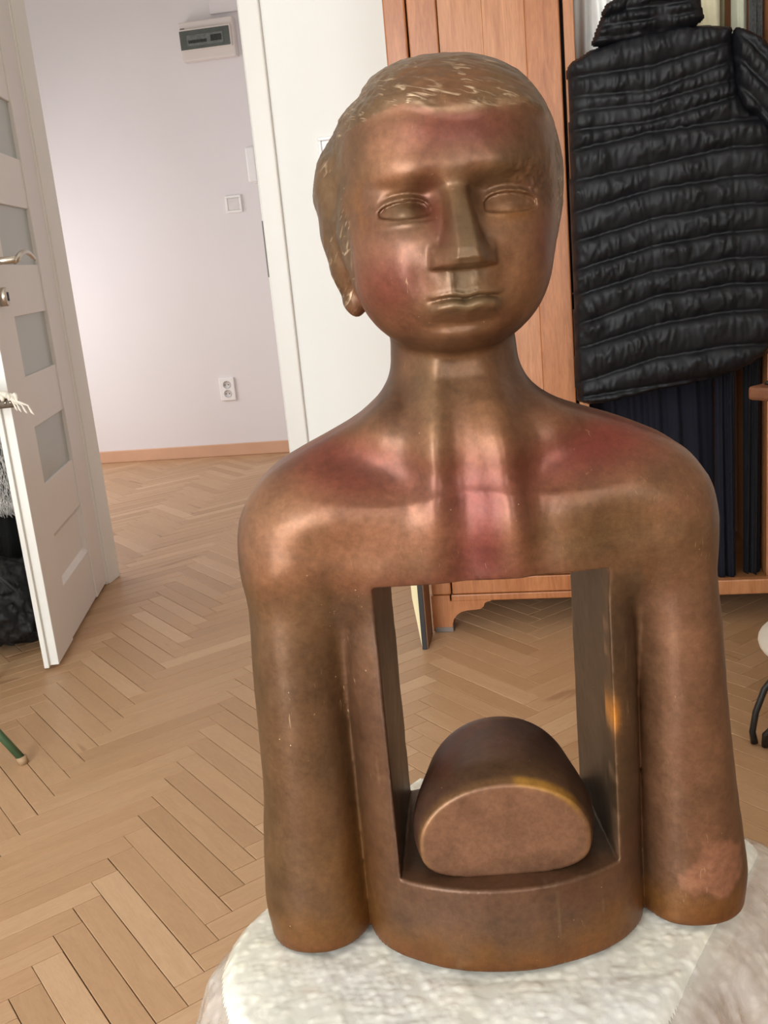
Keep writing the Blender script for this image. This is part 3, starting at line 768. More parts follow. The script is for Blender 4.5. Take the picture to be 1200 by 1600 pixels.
# darker olive and umber blotches of the face
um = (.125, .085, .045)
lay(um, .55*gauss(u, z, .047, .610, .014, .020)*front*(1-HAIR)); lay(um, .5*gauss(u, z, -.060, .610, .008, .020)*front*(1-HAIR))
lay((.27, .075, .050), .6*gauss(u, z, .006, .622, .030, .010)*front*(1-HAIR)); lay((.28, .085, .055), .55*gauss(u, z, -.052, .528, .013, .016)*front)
lay(choc, .45*gauss(u, z, .0125, .562, .0045, .018)*front); lay(choc, .5*gauss(u, z, .017, .584, .008, .006)*front); lay((.26, .07, .045), .5*gauss(u, z, -.013, .565, .0045, .014)*front)  # right nose side: brown tone with some shade painted in
lay(choc, .45*np.exp(-((z-.490)/.008)**2)*sstep(.02, .045, au)*front)  # darker along both sides of the jaw
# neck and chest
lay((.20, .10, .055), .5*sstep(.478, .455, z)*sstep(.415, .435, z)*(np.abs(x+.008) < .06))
lay(choc, .55*sstep(.50, .47, z)*sstep(.42, .45, z)*sstep(.030, .045, np.abs(x+.008)))  # shade painted on the sides of the neck
lay(olive, .6*gauss(x, z, -.010, .455, .02, .02)*front); lay((.40, .29, .15), .6*gauss(x, z, -.029, .425, .006, .035)*front)  # olive throat, then a highlight painted along the neck cord
lay((.44, .26, .11), .6*gauss(x, z, .006, .425, .012, .02)*front)
red2 = (.30, .065, .045); lay(red2, 1.0*gauss(x, z, -.100, .404, .052, .015, math.radians(-14))*front); lay(red2, .95*gauss(x, z, .085, .402, .055, .017, math.radians(16))*front)
lay(choc, .55*gauss(x, z, -.080, .400, .030, .007, math.radians(-10))*front)  # darker band in the left collar hollow
lay(choc, .55*np.maximum(sstep(-.170, -.188, x), sstep(.160, .182, x))*sstep(.41, .36, z))  # shoulders and arms darker towards their outer edges
lay((.26, .062, .060), .95*gauss(x, z, -.004, .352, .021, .042)*front); lay(pale, .5*gauss(x, z, .019, .352, .005, .02)*front)  # plum-red sternum, pale band is a painted highlight
lay(pale, .75*gauss(x, z, -.060, .358, .030, .014)*front+.5*gauss(x, z, -.150, .365, .018, .02)*front)  # sheen painted on the left chest and shoulder
lay(olive, .6*gauss(x, z, .075, .345, .03, .025)*front)
lay((.43, .24, .12), .6*gauss(x, z, -.140, .31, .025, .06)*front)
lay(red, .5*gauss(x, z, -.03, .318, .05, .006)*front)
# arms, pillars, base
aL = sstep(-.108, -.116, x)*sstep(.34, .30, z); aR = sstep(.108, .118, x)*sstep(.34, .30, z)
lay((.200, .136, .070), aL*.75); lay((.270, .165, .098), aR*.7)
lay(olive, .7*aL*sstep(-.165, -.19, x)); lay((.15, .085, .03), .7*aL*sstep(-.128, -.114, x)); lay((.16, .085, .035), .7*aR*sstep(.128, .114, x)); lay(choc, .6*aR*sstep(.180, .196, x))  # olive left edge, darker inner creases and right outer edge
cen = sstep(.116, .110, np.abs(x))*sstep(.325, .30, z)
lay((.165, .100, .058), cen*.8); lay((.155, .115, .062), cen*.7*sstep(.05, .09, x)*sstep(.08, .12, z))
lay(ochre, sstep(.050, .005, z+.012*nw)*.85); lay(ochre, .7*gauss(x, z, -.125, .06, .016, .045)*front)
lay((.27, .105, .045), sstep(.020, .0, z+.006*nf)*.45)
lay((.56, .315, .20), .85*sstep(.35, .6, gauss(x, z, .166, .048, .018, .020)+.22*nf)*aR*front)
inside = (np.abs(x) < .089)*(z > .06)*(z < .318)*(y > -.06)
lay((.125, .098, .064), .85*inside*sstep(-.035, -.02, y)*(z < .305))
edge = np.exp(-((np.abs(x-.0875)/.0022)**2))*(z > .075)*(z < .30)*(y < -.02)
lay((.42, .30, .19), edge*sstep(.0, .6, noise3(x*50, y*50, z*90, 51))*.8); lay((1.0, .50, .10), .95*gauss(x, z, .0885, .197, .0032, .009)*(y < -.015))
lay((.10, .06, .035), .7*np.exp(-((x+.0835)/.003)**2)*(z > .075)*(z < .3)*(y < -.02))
lay((.36, .28, .17), .35*sstep(.75, 1.0, noise3(x*220, y*220, z*24, 61)+.3*nf)*cen)
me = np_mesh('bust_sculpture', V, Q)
at = me.color_attributes.new('patina_light', 'FLOAT_COLOR', 'POINT'); at.data.foreach_set('color', np.concatenate([col, HAIR[:, None]], 1).astype(np.float32).ravel())
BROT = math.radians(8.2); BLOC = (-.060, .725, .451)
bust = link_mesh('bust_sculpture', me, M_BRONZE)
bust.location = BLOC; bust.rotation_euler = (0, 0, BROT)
tag(bust, 'bronze-coloured bust of a short-haired boy with a square opening through the chest', 'sculpture')

# loaf-shaped block inside the opening
def build_block():
    X = np.arange(-.084, .088, .0015).astype(np.float32); Y = np.arange(-.060, .085, .0015).astype(np.float32); Z = np.arange(.066, .178, .0015).astype(np.float32)
    x = X[:, None, None]; y = Y[None, :, None]; z = Z[None, None, :]
    t = np.clip((y+.047)/.10, 0, 1)
    bul = np.sin(np.clip((y+.047)/.028, 0, 1)*PI/2)
    hw = .0655+.0060*bul-.012*sstep(.3, 1, t); hh = .0480+.0075*bul+.002*t
    cz = .1020+.006*t; cx = .0+.004*t
    zz = z-cz
    lo = np.where(zz < 0, .030, hh)
    pe = np.where(zz < 0, 3.2, 2.05)
    rho = ((np.abs(x-cx)/hw)**pe+(np.abs(zz)/lo)**pe)**(1/pe)
    f = (rho-1)*.045
    front = -(y+.0465)-.10*(z-.115)*0
    f = smax(f, front, .0012); f = smax(f, y-.062, .03)
    V, Q = surface_nets(f+0*x*y*z, X, Y, Z); return V, Q
V, Q = build_block(); x, y, z = V.T
nw = fbm(x*24, y*24, z*24, 33); nf = fbm(x*80, y*80, z*80, 43)
col = np.tile(C3(.190, .115, .085), (len(V), 1))
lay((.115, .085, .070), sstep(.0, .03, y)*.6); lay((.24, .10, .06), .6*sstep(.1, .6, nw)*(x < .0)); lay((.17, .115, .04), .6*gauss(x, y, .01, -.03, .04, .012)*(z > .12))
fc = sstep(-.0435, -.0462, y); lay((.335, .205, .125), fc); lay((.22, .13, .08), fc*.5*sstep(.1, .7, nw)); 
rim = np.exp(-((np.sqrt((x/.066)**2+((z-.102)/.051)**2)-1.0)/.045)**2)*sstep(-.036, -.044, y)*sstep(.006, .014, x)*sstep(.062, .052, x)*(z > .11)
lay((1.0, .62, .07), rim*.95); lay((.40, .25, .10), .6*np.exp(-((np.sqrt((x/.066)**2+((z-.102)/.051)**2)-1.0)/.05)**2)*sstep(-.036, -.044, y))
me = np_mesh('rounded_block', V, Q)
at = me.color_attributes.new('patina_light', 'FLOAT_COLOR', 'POINT'); at.data.foreach_set('color', np.concatenate([col, np.zeros((len(V), 1))], 1).astype(np.float32).ravel())
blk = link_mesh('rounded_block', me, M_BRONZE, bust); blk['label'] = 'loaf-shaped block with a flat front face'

# ------------------------------------------------------------------ wrapped plinth under the bust
top_poly = [(-.293, .690), (-.282, .735), (-.222, .850), (-.172, .955), (-.158, .966), (-.02, .925), (.148, .862), (.163, .845), (.160, .826), (.104, .716), (.071, .652), (.040, .590), (-.03, .52), (-.245, .575), (-.285, .640)]
tp = chaikin(top_poly, 2)
def inset_poly(p, d):
    c = p.mean(0); q = p-c; r = np.linalg.norm(q, axis=1)[:, None]; return c+q*(r-d)/r
pl = empty('wrapped_plinth', (0, 0, 0)); tag(pl, 'plinth wrapped in milky bubble wrap carrying the bronze bust', 'plinth')
bm = bmesh.new(); q = inset_poly(tp, .012); prism(bm, [tuple(a) for a in q], .38, .4405, axis=2)
obj('foam_slab', bm, simple('foam_white', (.86, .84, .74), .7, var=.06, scale=14), pl)
bm = bmesh.new(); q = inset_poly(tp, .05); prism(bm, [tuple(a) for a in q], .34, .379, axis=2); obj('stool_seat', bm, wood('stool_wood', (.30, .17, .09), (.45, .28, .16)), pl)
for (lx, ly) in ((-.20, .66), (-.12, .86), (.07, .80), (.0, .62)):
    bm = bmesh.new(); tube(bm, [(lx, ly, .341), (lx*1.05, ly, 0.0)], .016, 12); obj('leg', bm, bpy.data.materials['stool_wood'], pl, True)
# bubble wrap sheet : dense bubbled top
def wrap_top():
    st = .0019; xs = np.arange(-.31, .18, st); ys = np.arange(.50, .985, st); XX, YY = np.meshgrid(xs, ys, indexing='ij')
    sd = poly_sdf(XX, YY, tp)
    a = .0078; hx = XX/a; hy = YY/(a*.866)
    row = np.floor(hy); ox = np.where(row % 2 == 0, 0, .5)
    best = np.full(XX.shape, 9.)
    for dr in (-1, 0, 1):
        rr = row+dr; oo = np.where(rr % 2 == 0, 0, .5)
        cxx = (np.floor(hx-oo)+.5+oo); jx = 1.6*noise3(cxx*3.1, rr*2.7, 0*XX, 72); best = np.minimum(best, np.sqrt(((hx-cxx-.35*jx)*a)**2+((hy-rr-.5+.3*jx)*a*.866)**2))
    bub = np.sqrt(np.clip(1-(best/.0040)**2, 0, 1))*.0006*np.clip(.6+1.1*noise3(XX*70, YY*70, 0*XX, 71), 0, 1.2)
    wr = .0016*fbm(XX*14, YY*14, 0*XX, 73)+.0022*np.clip(.30-np.abs(noise3(XX*26+YY*12, YY*9-XX*26, 0*XX, 77)), 0, 1)
    ft = sstep(.0, -.14, YY-.70)
    ZZ = .4478+bub*.8+np.clip(wr, -.0015, .004)*np.clip(-sd/.02, 0, 1)
    under = np.exp(-np.clip(np.hypot((XX+.06)/.21, (YY-.745)/.09)-1, 0, 9)*6)
    ZZ = ZZ+.0012-.0030*under
    keep = sd < .004
    edge = np.clip((sd+.010)/.014, 0, 1); ZZ = ZZ-edge**2*.012
    idx = -np.ones(XX.shape, int); idx[keep] = np.arange(keep.sum())
    V = np.stack([XX[keep], YY[keep], ZZ[keep]], 1)
    q = [idx[:-1, :-1], idx[1:, :-1], idx[1:, 1:], idx[:-1, 1:]]; q = np.stack([b.ravel() for b in q], 1); q = q[(q >= 0).all(1)]
    return np_mesh('bubble_wrap_top', V, q)
link_mesh('bubble_wrap_top', wrap_top(), M_WRAP, pl)
# skirt of film falling round the plinth
def skirt():
    p = tp; n = 420
    seg = np.linalg.norm(np.roll(p, -1, 0)-p, axis=1); L = np.concatenate([[0], np.cumsum(seg)]); s = np.linspace(0, L[-1], n, endpoint=False)
    pc = np.concatenate([p, p[:1]]); bx = np.interp(s, L, pc[:, 0]); by = np.interp(s, L, pc[:, 1])
    tx = np.roll(bx, -2)-np.roll(bx, 2); ty = np.roll(by, -2)-np.roll(by, 2); ln = np.hypot(tx, ty); nx, ny = ty/ln, -tx/ln
    c = p.mean(0); sg = np.sign((bx-c[0])*nx+(by-c[1])*ny); nx *= sg; ny *= sg
    rows = 46; V = []
    ang = s/L[-1]*2*PI
    cx_, cy_ = np.cos(ang), np.sin(ang)
    for r in range(rows):
        t = r/(rows-1); h = .445-.40*t**1.15
        fl = .006+.055*t**.8-.016*max(0, 1-t*14)
        fold = (.020*noise3(cx_*7, cy_*7, t*1.2+0*s, 81)+.010*np.abs(noise3(cx_*18, cy_*18, t*2.5+0*s, 83))+.004*noise3(cx_*45, cy_*45, t*12+0*s, 85))*min(1, t*3.2)
        right = sstep(.0, .12, bx-.02)*.085*t**.6
        o = fl+fold+right-.004*(r == 0)
        bub = .0012*noise3(s*110, t*38+0*s, 0*s, 87)*min(1, t*4)
        V.append(np.stack([bx+nx*(o+bub), by+ny*(o+bub), h+.004*noise3(cx_*9, cy_*9, t*4+0*s, 88)*min(1, t*3)+0*s], 1))
    V = np.concatenate(V); q = []
    i = np.arange(n)
    for r in range(rows-1): q.append(np.stack([r*n+i, r*n+(i+1) % n, (r+1)*n+(i+1) % n, (r+1)*n+i], 1))
    return np_mesh('film_skirt', V, np.concatenate(q))
link_mesh('film_skirt', skirt(), M_SKIRT, pl)

# ------------------------------------------------------------------ quilted jacket hanging in front of the open side
JY = 2.40
rows_z = [(1.334, 1.338, 1.367), (1.295, 1.289, 1.327), (1.263, 1.263, 1.291), (1.223, 1.226, 1.255), (1.180, 1.202, 1.208), (1.115, 1.135, 1.153), (1.046, 1.081, 1.091),
          (.981, 1.018, 1.032), (.918, .959, .974), (.861, .903, .916), (.793, .846, .859), (.737, .782, .799), (.658, .705, .721), (.622, .639, .651)]
def puffy(name, outline, rowf, seams, mat, parent, yc, th, seed, st=.0035, folds=1.0, gath=1.0):
    """quilted panel: closed pillow from a front outline (x,z); rowf(x)->array of stitch heights"""
    o = chaikin(outline, 2); x0, x1 = o[:, 0].min()-.01, o[:, 0].max()+.01; z0, z1 = o[:, 1].min()-.01, o[:, 1].max()+.01
    xs = np.arange(x0, x1, st); zs = np.arange(z0, z1, st); XX, ZZ = np.meshgrid(xs, zs, indexing='ij')
    jig = .0035*noise3(XX*60, ZZ*60, 0*XX, seed+3)
    sd = poly_sdf(XX, ZZ, o)+jig*.7
    R = rowf(xs)                                   # (nrows, nx)
    up = np.full(XX.shape, 9.); dn = np.full(XX.shape, 9.)
    for r in R:
        d = ZZ+.35*jig-r[:, None]; up = np.where(d <= 0, np.minimum(up, -d), up); dn = np.where(d > 0, np.minimum(dn, d), dn)
    w = np.clip(up+dn, .01, .09); m = np.clip(np.minimum(up, dn)/(w/2), 0, 1)
    asym = np.clip(dn/w, 0, 1)
    puff = np.sqrt(np.clip(1-(1-m)**2, 0, 1))*w*.24*(.75+.5*asym)
    g = noise3(XX*85+ZZ*20, ZZ*16-XX*14, 0*XX, seed)+.6*noise3(XX*150-ZZ*30, ZZ*34, 0*XX, seed+1)
    g2 = noise3(XX*30, ZZ*24, 0*XX, seed+2)
    rid = 1-np.abs(g); rid = np.clip(rid-.35, 0, 1)
    h = puff+(rid*.0068*(.4+.9*np.clip(g2+.5, 0, 1.3))+.003*g2)*np.clip(m*1.6, 0, 1)*gath
    for sx in seams:
        d = np.abs(XX-np.interp(zs, sx[1], sx[0])[None, :]); h = h-.0018*np.exp(-(d/.0035)**2)
    body = th*np.clip(1-(1-np.clip(-sd/.05, 0, 1))**2, 0, 1)**.6
    yf = yc-body-h*np.clip(-sd/.012, 0, 1)
    yb = yc+body*.8
    keep = sd < 0; idx = -np.ones(XX.shape, int); idx[keep] = np.arange(keep.sum()); n = keep.sum()
    Vf = np.stack([XX[keep], yf[keep], ZZ[keep]], 1); Vb = np.stack([XX[keep], yb[keep], ZZ[keep]], 1)
    q = np.stack([b.ravel() for b in (idx[:-1, :-1], idx[1:, :-1], idx[1:, 1:], idx[:-1, 1:])], 1); q = q[(q >= 0).all(1)]
    # border
    e = np.concatenate([q[:, [i, (i+1) % 4]] for i in range(4)]); key = np.sort(e, 1); k = key[:, 0]*n+key[:, 1]
    un, inv, cnt = np.unique(k, return_inverse=True, return_counts=True); b = e[cnt[inv] == 1]
    V = np.concatenate([Vf, Vb]); Q = np.concatenate([q, q[:, ::-1]+n, np.stack([b[:, 1], b[:, 0], b[:, 0]+n, b[:, 1]+n], 1)])
    return link_mesh(name, np_mesh(name, V, Q), mat, parent)
jk = empty('quilted_jacket', (0, 0, 0)); tag(jk, 'black quilted down jacket hanging over the open side of the wardrobe', 'jacket')
RZ = np.array(rows_z)
def jrows(xs): return np.stack([np.interp(xs, [.06, .24, .41, .50], [r[0], r[1], r[2], r[2]+(-.004 if i > 3 else .02)]) for i, r in enumerate(RZ)])
out = [(.052, .622), (.050, .70), (.056, .90), (.057, 1.05), (.060, 1.20), (.064, 1.30), (.060, 1.345), (.068, 1.372), (.095, 1.380), (.125, 1.395), (.20, 1.412), (.30, 1.418), (.345, 1.414), (.405, 1.407), (.422, 1.395),
       (.425, 1.32), (.432, 1.265), (.452, 1.225), (.490, 1.215), (.515, 1.15), (.520, .90), (.515, .74), (.490, .690), (.43, .655), (.40, .645), (.30, .632), (.22, .618), (.14, .604), (.085, .600), (.058, .608)]
puffy('back_body', out, jrows, [([.245, .236, .228], [.60, 1.0, 1.4]), ([.110, .088, .078], [.60, 1.0, 1.25]), ([.418, .418, .409, .409], [.62, 1.0, 1.2, 1.4])], M_NYLON, jk, JY+.045, .034, 101)
def srows(xs): return np.stack([1.40-.03*i+(xs-.42)*1.7-.35*(xs-.42) for i in range(11)])
puffy('sleeve', [(.412, 1.400), (.440, 1.398), (.475, 1.375), (.520, 1.33), (.56, 1.24), (.60, 1.10), (.60, .98), (.54, .98), (.50, 1.14), (.465, 1.215), (.435, 1.225), (.420, 1.262)],
      lambda xs: np.stack([1.60-.052*i-1.15*(xs-.42) for i in range(12)]), [], M_NYLON, jk, JY+.035, .030, 131)
def crows(xs): return np.stack([1.405+0*xs, 1.428+(xs-.2)*.03, 1.452+(xs-.2)*.02])
puffy('hood', [(.110, 1.388), (.122, 1.415), (.140, 1.455), (.165, 1.478), (.200, 1.50), (.26, 1.52), (.32, 1.51), (.352, 1.49), (.352, 1.44), (.362, 1.412), (.30, 1.400), (.20, 1.392)], crows, [], M_NYLON, jk, JY+.02, .032, 151, gath=1.6)
puffy('hood_fold', [(.135, 1.445), (.150, 1.472), (.190, 1.49), (.24, 1.485), (.275, 1.505), (.33, 1.50), (.345, 1.46), (.28, 1.452), (.22, 1.455), (.17, 1.440)], lambda xs: np.stack([1.46+.02*np.sin(xs*30), 1.481+0*xs]), [], M_NYLON, jk, JY-.004, .018, 161, gath=1.8)
bm = bmesh.new(); tube(bm, [(.24, JY+.03, 1.50), (.24, JY+.03, 1.60), (.25, JY+.04, 1.63), (.25, JY+.08, 1.64), (.25, JY+.10, 1.60)], .0025, 8); obj('hanger_hook', bm, M_STEEL, jk, True)
bm = bmesh.new(); tube(bm, [(.03, FY-.03, 1.66), (.72, FY-.03, 1.66)], .008, 10); rl = obj('front_rail', bm, M_STEEL, wd, True); rl.location = (0, -FY, 0)

# garments hanging inside the wardrobe
def garment(name, x0, x1, z0, z1, yc, mat, label, folds=5, amp=.012, shoulder=.05, th=.02, group=None, seed=1, flare=0, cat='garment'):
    nx, nz = 60, 60; V = []
    for side in (-1, 1):
        for i in range(nx):
            for j in range(nz):
                a = i/(nx-1); b = j/(nz-1); wsh = 1-.45*max(0, (b-.86)/.14)**2 if shoulder else 1
                wsh *= 1+flare*(1-b)
                cx = (x0+x1)/2; X = cx+(a-.5)*(x1-x0)*wsh
                ph = a*folds*2*PI+1.4*math.sin(b*2.3+seed)+seed
                f = math.sin(ph)*(.35+.65*(1-b)) + .4*math.sin(ph*2.3+b*3)
                edge = math.sqrt(max(0, 1-(2*a-1)**2))
                Z = z0+(z1-z0)*b + .006*math.sin(a*9+seed)*(1-b)
                V.append((X, yc+amp*f*edge+side*th*edge, Z))
    V = np.array(V); n = nx*nz; q = []
    for i in range(nx-1):
        for j in range(nz-1):
            a = i*nz+j; q.append((a, a+nz, a+nz+1, a+1)); q.append((a+n, a+1+n, a+nz+1+n, a+nz+n))
    for i in range(nx-1):
        for j in (0, nz-1):
            a = i*nz+j; q.append((a, a+n, a+nz+n, a+nz))
    o = link_mesh(name, np_mesh(name, V, np.array(q)), mat); tag(o, label, cat, group); return o
M_WHITE = cloth('white_cotton', (.90, .91, .88), var=.04); M_OLIVE = cloth('olive_cloth', (.12, .105, .055)); M_CREAM = cloth('cream_cloth', (.85, .79, .56), var=.05)
M_SAGE = cloth('sage_cloth', (.46, .46, .34)); M_NAVY = cloth('navy_wool', (.0025, .003, .011), .9, .0); M_SPECK = cloth('charcoal_boucle', (.05, .05, .048), var=.7, scale=160, bump=.6)
M_KHAKI = cloth('khaki_cloth', (.36, .31, .17))
garment('white_shirt', .090, .165, 1.12, 1.60, 2.66, M_WHITE, 'white shirt hanging at the left end of the wardrobe rail', 1.2, .012, seed=2, cat='shirt')
garment('white_shirt', .128, .182, 1.40, 1.62, 2.585, M_WHITE, 'narrow white shirt sleeve folded beside the first white shirt', 1, .008, seed=4, cat='shirt')
garment('olive_jacket', .166, .196, 1.12, 1.62, 2.68, M_OLIVE, 'olive green garment hanging next to the white shirts', 1, .006, seed=3)
garment('pale_blouse', .198, .24, 1.20, 1.60, 2.66, M_CREAM, 'pale blouse hanging right of the olive garment behind the jacket hood', 1, .006, seed=7, cat='blouse')
garment('cream_coat', .375, .428, 1.12, 1.62, 2.66, M_CREAM, 'cream garment hanging right of the black jacket hood', .8, .006, seed=5, cat='coat')
garment('khaki_shirt', .425, .446, 1.0, 1.62, 2.70, M_KHAKI, 'narrow khaki garment between the cream and the sage ones', 2, .006, seed=8)
garment('sage_dress', .446, .480, 1.0, 1.58, 2.62, M_SAGE, 'grey-green garment hanging right of the cream garment', 1, .006, seed=6)
garment('speckled_coat', .482, .512, 1.0, 1.62, 2.60, M_SPECK, 'speckled charcoal coat sleeve at the right end of the rail', 2, .008, seed=9, cat='coat')
garment('navy_trousers', .085, .405, .130, 1.10, 2.66, M_NAVY, 'dark navy long garment hanging below the black jacket hem', 6, .014, seed=11, th=.03)
garment('navy_coat', .395, .445, .070, 1.10, 2.575, M_NAVY, 'navy garment reaching lowest, right of the bust shoulder', 2, .012, seed=13, th=.018)
garment('black_dress', .468, .510, .085, .95, 2.60, cloth('black_cotton', (.003, .003, .006), .9, 0), 'black garment at the right end, beside the navy one', 2, .01, seed=15)

# ------------------------------------------------------------------ objects at the right edge
t = empty('side_table', (.69, 1.89, 0)); tag(t, 'small brown wooden table whose corner enters at the right', 'table')
M_TBL = wood('table_wood', (.13, .045, .020), (.22, .085, .038), (3, 3, 3), .4)
bm = bmesh.new(); box(bm, (-.24, -.24, .676), (.24, .24, .702), .006, 2, Matrix.Rotation(math.radians(42), 4, 'Z')); obj('tabletop', bm, M_TBL, t)
bm = bmesh.new(); tube(bm, [(.17, .11, .676), (.17, .11, .60), (.17, .11, .35), (.17, .11, .20), (.17, .11, .03), (.17, .11, 0)], [.05, .02, .026, .016, .03, .045], 16); obj('column', bm, M_TBL, t, True)
t = empty('metal_candlestick', (.395, 1.915, .702)); tag(t, 'dark slender metal ornament standing on the brown side table', 'ornament')
bm = bmesh.new(); tube(bm, [(0, 0, 0), (0, 0, .004), (0, 0, .008), (0, 0, .03), (0, 0, .05), (0, 0, .058), (0, 0, .066)], [.012, .012, .004, .003, .003, .008, .006], 14)
obj('stem', bm, simple('dark_pewter', (.05, .05, .045), .35, .8), t, True)
bm = bmesh.new(); bmesh.ops.create_uvsphere(bm, u_segments=12, v_segments=8, radius=.005, matrix=Matrix.Translation((0, 0, .070))); obj('bead', bm, simple('silver_bead', (.8, .8, .8), .12, 1), t, True)
t = empty('cushioned_stool', (.547, 1.86, 0)); tag(t, 'black bent-leg stool with a white cushion at the right edge', 'stool')
M_BM = simple('black_lacquer', (.010, .009, .009), .3)
for sg, (px, py) in enumerate(((-.192, -.005), (-.175, -.02), (.17, -.02), (.17, .16))):
    dirx = -1 if px < 0 else 1
    if sg == 0: pts = [(px, py, .006), (px-.004, py, .03), (px+.003, py+.004, .07), (px+.020, py+.01, .115), (px+.05, py+.02, .15), (px+.09, py+.03, .16)]
    elif sg == 1: pts = [(px, py, .006), (px, py, .03), (px+.02, py-.004, .055), (px+.05, py-.01, .075), (px+.09, py-.01, .10), (px+.13, py, .155)]
    else: pts = [(px, py, .006), (px+.005, py, .05), (px-.02, py, .11), (px-.06, py, .155)]
    bm = bmesh.new(); tube(bm, pts, [.0075]+[.0065]*(len(pts)-1), 12); obj('leg', bm, M_BM, t, True)
bm = bmesh.new(); bmesh.ops.create_uvsphere(bm, u_segments=40, v_segments=20, radius=1)
for v in bm.verts:
    c = v.co; r = .185*(abs(math.hypot(c.x, c.y))**.6); a = math.atan2(c.y, c.x)
    v.co = Vector((r*math.cos(a)+.02, r*math.sin(a)+.09, .172+.034*c.z*(1-.2*math.cos(6*a)*0)))
obj('cushion', bm, cloth('white_cushion', (.80, .74, .64), var=.05), t, True)

# ------------------------------------------------------------------ objects at the left edge
t = empty('green_chair', (-1.55, 2.0, 0)); tag(t, 'green tubular metal chair whose leg enters at the lower left', 'chair')
M_GRN = simple('green_enamel', (.050, .100, .045), .35, var=.15, scale=20)
for nme, pts in (('leg', [(.372, -.200, .012), (.335, -.207, .075), (.24, -.215, .24), (.14, -.20, .44)]), ('leg', [(-.33, -.20, .012), (-.14, -.20, .44)]), ('leg', [(.05, .24, .012), (.06, .20, .44), (.08, .21, .73)]), ('leg', [(-.33, .30, .012), (-.14, .20, .44), (-.14, .21, .73)])):
    bm = bmesh.new(); tube(bm, pts, .0088, 12); lg = obj(nme, bm, M_GRN, t, True)
    bm = bmesh.new(); tube(bm, [(pts[0][0]+.003, pts[0][1], 0), (pts[0][0], pts[0][1], .016)], .0115, 12); obj('foot_cap', bm, simple('cap_beige', (.34, .22, .12), .6), lg, True)
bm = bmesh.new(); tube(bm, [(.325, -.207, .058), (.20, -.207, .072), (-.31, -.205, .06)], .005, 8); obj('stretcher', bm, M_GRN, t, True)
bm = bmesh.new(); box(bm, (-.17, -.22, .44), (.15, .20, .465), .01, 3); obj('seat', bm, M_GRN, t)
bm = bmesh.new(); tube(bm, [(-.16, .21, .735), (.24, .205, .735), (.285, .20, .735)], [.013, .013, .011], 12); obj('back_rail', bm, simple('rail_umber', (.13, .10, .07), .5), t, True)
bm = bmesh.new()
for xx in (.262, .275): bmesh.ops.create_uvsphere(bm, u_segments=10, v_segments=8, radius=.004, matrix=Matrix.Translation((xx, .190, .737)))
obj('rail_rivet', bm, M_STEEL, t, True)
# white fringed cloth over the chair back
def fringe():
    bm = bmesh.new()
    pts = []
    for i in range(26):
        a = i/25; xx = -.15+.44*a
        tube(bm, [(xx, .185-.006*math.sin(i), .757), (xx+.005, .184, .750+.003*math.sin(i*2.1)), (xx+.008+.003*math.sin(i), .183, .742)], [.006, .0055, .003], 6)
    tube(bm, [(-.15, .198, .759), (.0, .197, .762), (.15, .197, .760), (.26, .194, .756), (.293, .190, .750)], [.011, .011, .010, .009, .005], 10)
    for k in range(4):
        x0 = .272+.005*k+.003*math.sin(k*5); tube(bm, [(x0, .188, .752), (x0+.010, .186-.002*k, .745-.002*k), (x0+.014+.006*k, .185, .734-.002*k), (x0+.018+.007*k, .184, .724-.004*k), (x0+.021+.008*k, .183, .717-.004*k)], [.0032, .0038, .0022, .0030, .0010], 6)
    o = obj('fringed_cloth', bm, cloth('cream_wool', (.74, .68, .58), var=.05), None, True); o.location = (-1.55, 2.0, 0); return o
tag(fringe(), 'creamy white knotted fringe cloth draped over the green chair back', 'cloth')
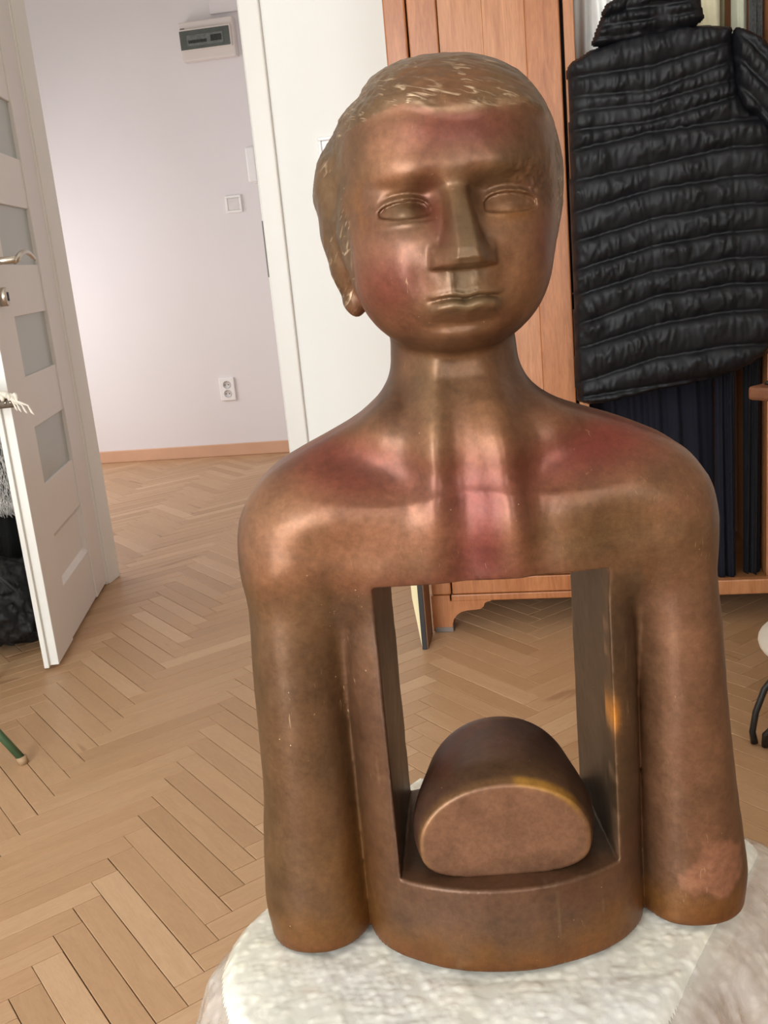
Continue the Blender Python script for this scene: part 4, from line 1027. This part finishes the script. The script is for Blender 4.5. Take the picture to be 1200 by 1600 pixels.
# coat rack behind the door with a shaggy grey throw and dark clothes
t = empty('coat_stand', (-2.12, 2.72, 0)); tag(t, 'dark coat stand behind the open door', 'coat stand')
M_STD = simple('dark_stand', (.03, .018, .012), .5)
bm = bmesh.new(); tube(bm, [(0, 0, 0.03), (0, 0, 1.7)], .016, 12); obj('pole', bm, M_STD, t, True)
bm = bmesh.new(); tube(bm, [(-.2, 0, .76), (.56, 0, .76)], .010, 10); obj('crossbar', bm, M_STD, t, True)
bm = bmesh.new(); tube(bm, [(-.2, 0, .015), (.2, 0, .015)], .014, 10); tube(bm, [(0, -.2, .015), (0, .2, .015)], .014, 10); obj('base', bm, M_STD, t, True)
def shaggy():
    rg = np.random.RandomState(5); V = []; Q = []; n = 0
    bx = [(-2.12, 2.655, .40), (-1.50, 2.655, .40), (-1.50, 2.655, .77), (-2.12, 2.655, .77)]
    V += [(a, b-.012, c) for a, b, c in bx]+[(a, b+.012, c) for a, b, c in bx]; Q += [(0, 1, 2, 3), (7, 6, 5, 4), (0, 4, 5, 1), (1, 5, 6, 2), (2, 6, 7, 3), (3, 7, 4, 0)]; n = 8
    for k in range(5200):
        x0 = rg.uniform(-1.85, -1.49); z0 = rg.uniform(.385, .775) if k % 6 else rg.uniform(.385, .41); yy = 2.643-rg.uniform(0, .008)
        L = rg.uniform(.022, .042); dx = rg.uniform(-.55, .75); w = rg.uniform(.0020, .0036); c = rg.uniform(-.6, .6)
        p = []
        for s in range(4):
            t_ = s/3; px = x0+dx*L*t_*.8+c*L*.5*t_*(1-t_); pz = z0-L*t_; py = yy-.010*math.sin(t_*PI*.8)-.002
            ww = w*(1-.5*t_)
            p += [(px-ww, py, pz), (px, py-ww*1.2, pz), (px+ww, py, pz)]
        V += p
        for s in range(3):
            a = n+s*3; Q += [(a, a+1, a+4, a+3), (a+1, a+2, a+5, a+4), (a+2, a, a+3, a+5)]
        n += 12
    return np_mesh('shaggy_throw', np.array(V), np.array(Q))
o = link_mesh('shaggy_throw', shaggy(), cloth('grey_shag', (.42, .395, .37), .9, .3, .35, 60)); tag(o, 'shaggy grey throw hanging behind the open white door', 'throw')
garment('black_coat', -1.98, -1.535, .10, .72, 2.78, cloth('black_wool', (.003, .003, .003), .9, 0), 'long black coat hanging under the shaggy grey throw', 5, .02, seed=21, th=.03, cat='coat')
def bag():
    X = np.arange(-1.92, -1.40, .004); Y = np.arange(2.30, 2.72, .004); Z = np.arange(-.005, .27, .004)
    x = X[:, None, None]; y = Y[None, :, None]; z = Z[None, None, :]
    r = ((np.abs(x+1.665)/.205)**2.6+(np.abs(y-2.52)/.135)**2.6+(np.abs(z-.12)/.125)**2.6)**(1/2.6); f = (r-1)*.12
    f = f+.012*fbm((x+0*y+0*z)*38, (y+0*x+0*z)*38, (z+0*x+0*y)*30, 93)+.020*noise3((x+0*y+0*z)*13, (y+0*x+0*z)*13, (z+0*x+0*y)*17, 91)
    f = np.maximum(f, -z+.001+0*f)
    V, Q = surface_nets(f.astype(np.float32), X, Y, Z); return np_mesh('black_bag', V, Q)
t = link_mesh('black_bag', bag(), simple('black_leather', (.003, .003, .0035), .65, var=.3, scale=20)); tag(t, 'soft black bag slumped on the floor behind the door', 'bag')
bm = bmesh.new(); 
for k in range(2): tube(bm, [(-1.70+.02*k, 2.40, .20), (-1.62, 2.37+.01*k, .275-.01*k), (-1.54, 2.38, .27), (-1.49-.015*k, 2.41, .19)], .004, 8)
obj('strap', bm, simple('strap_grey', (.05, .055, .06), .35), t, True)
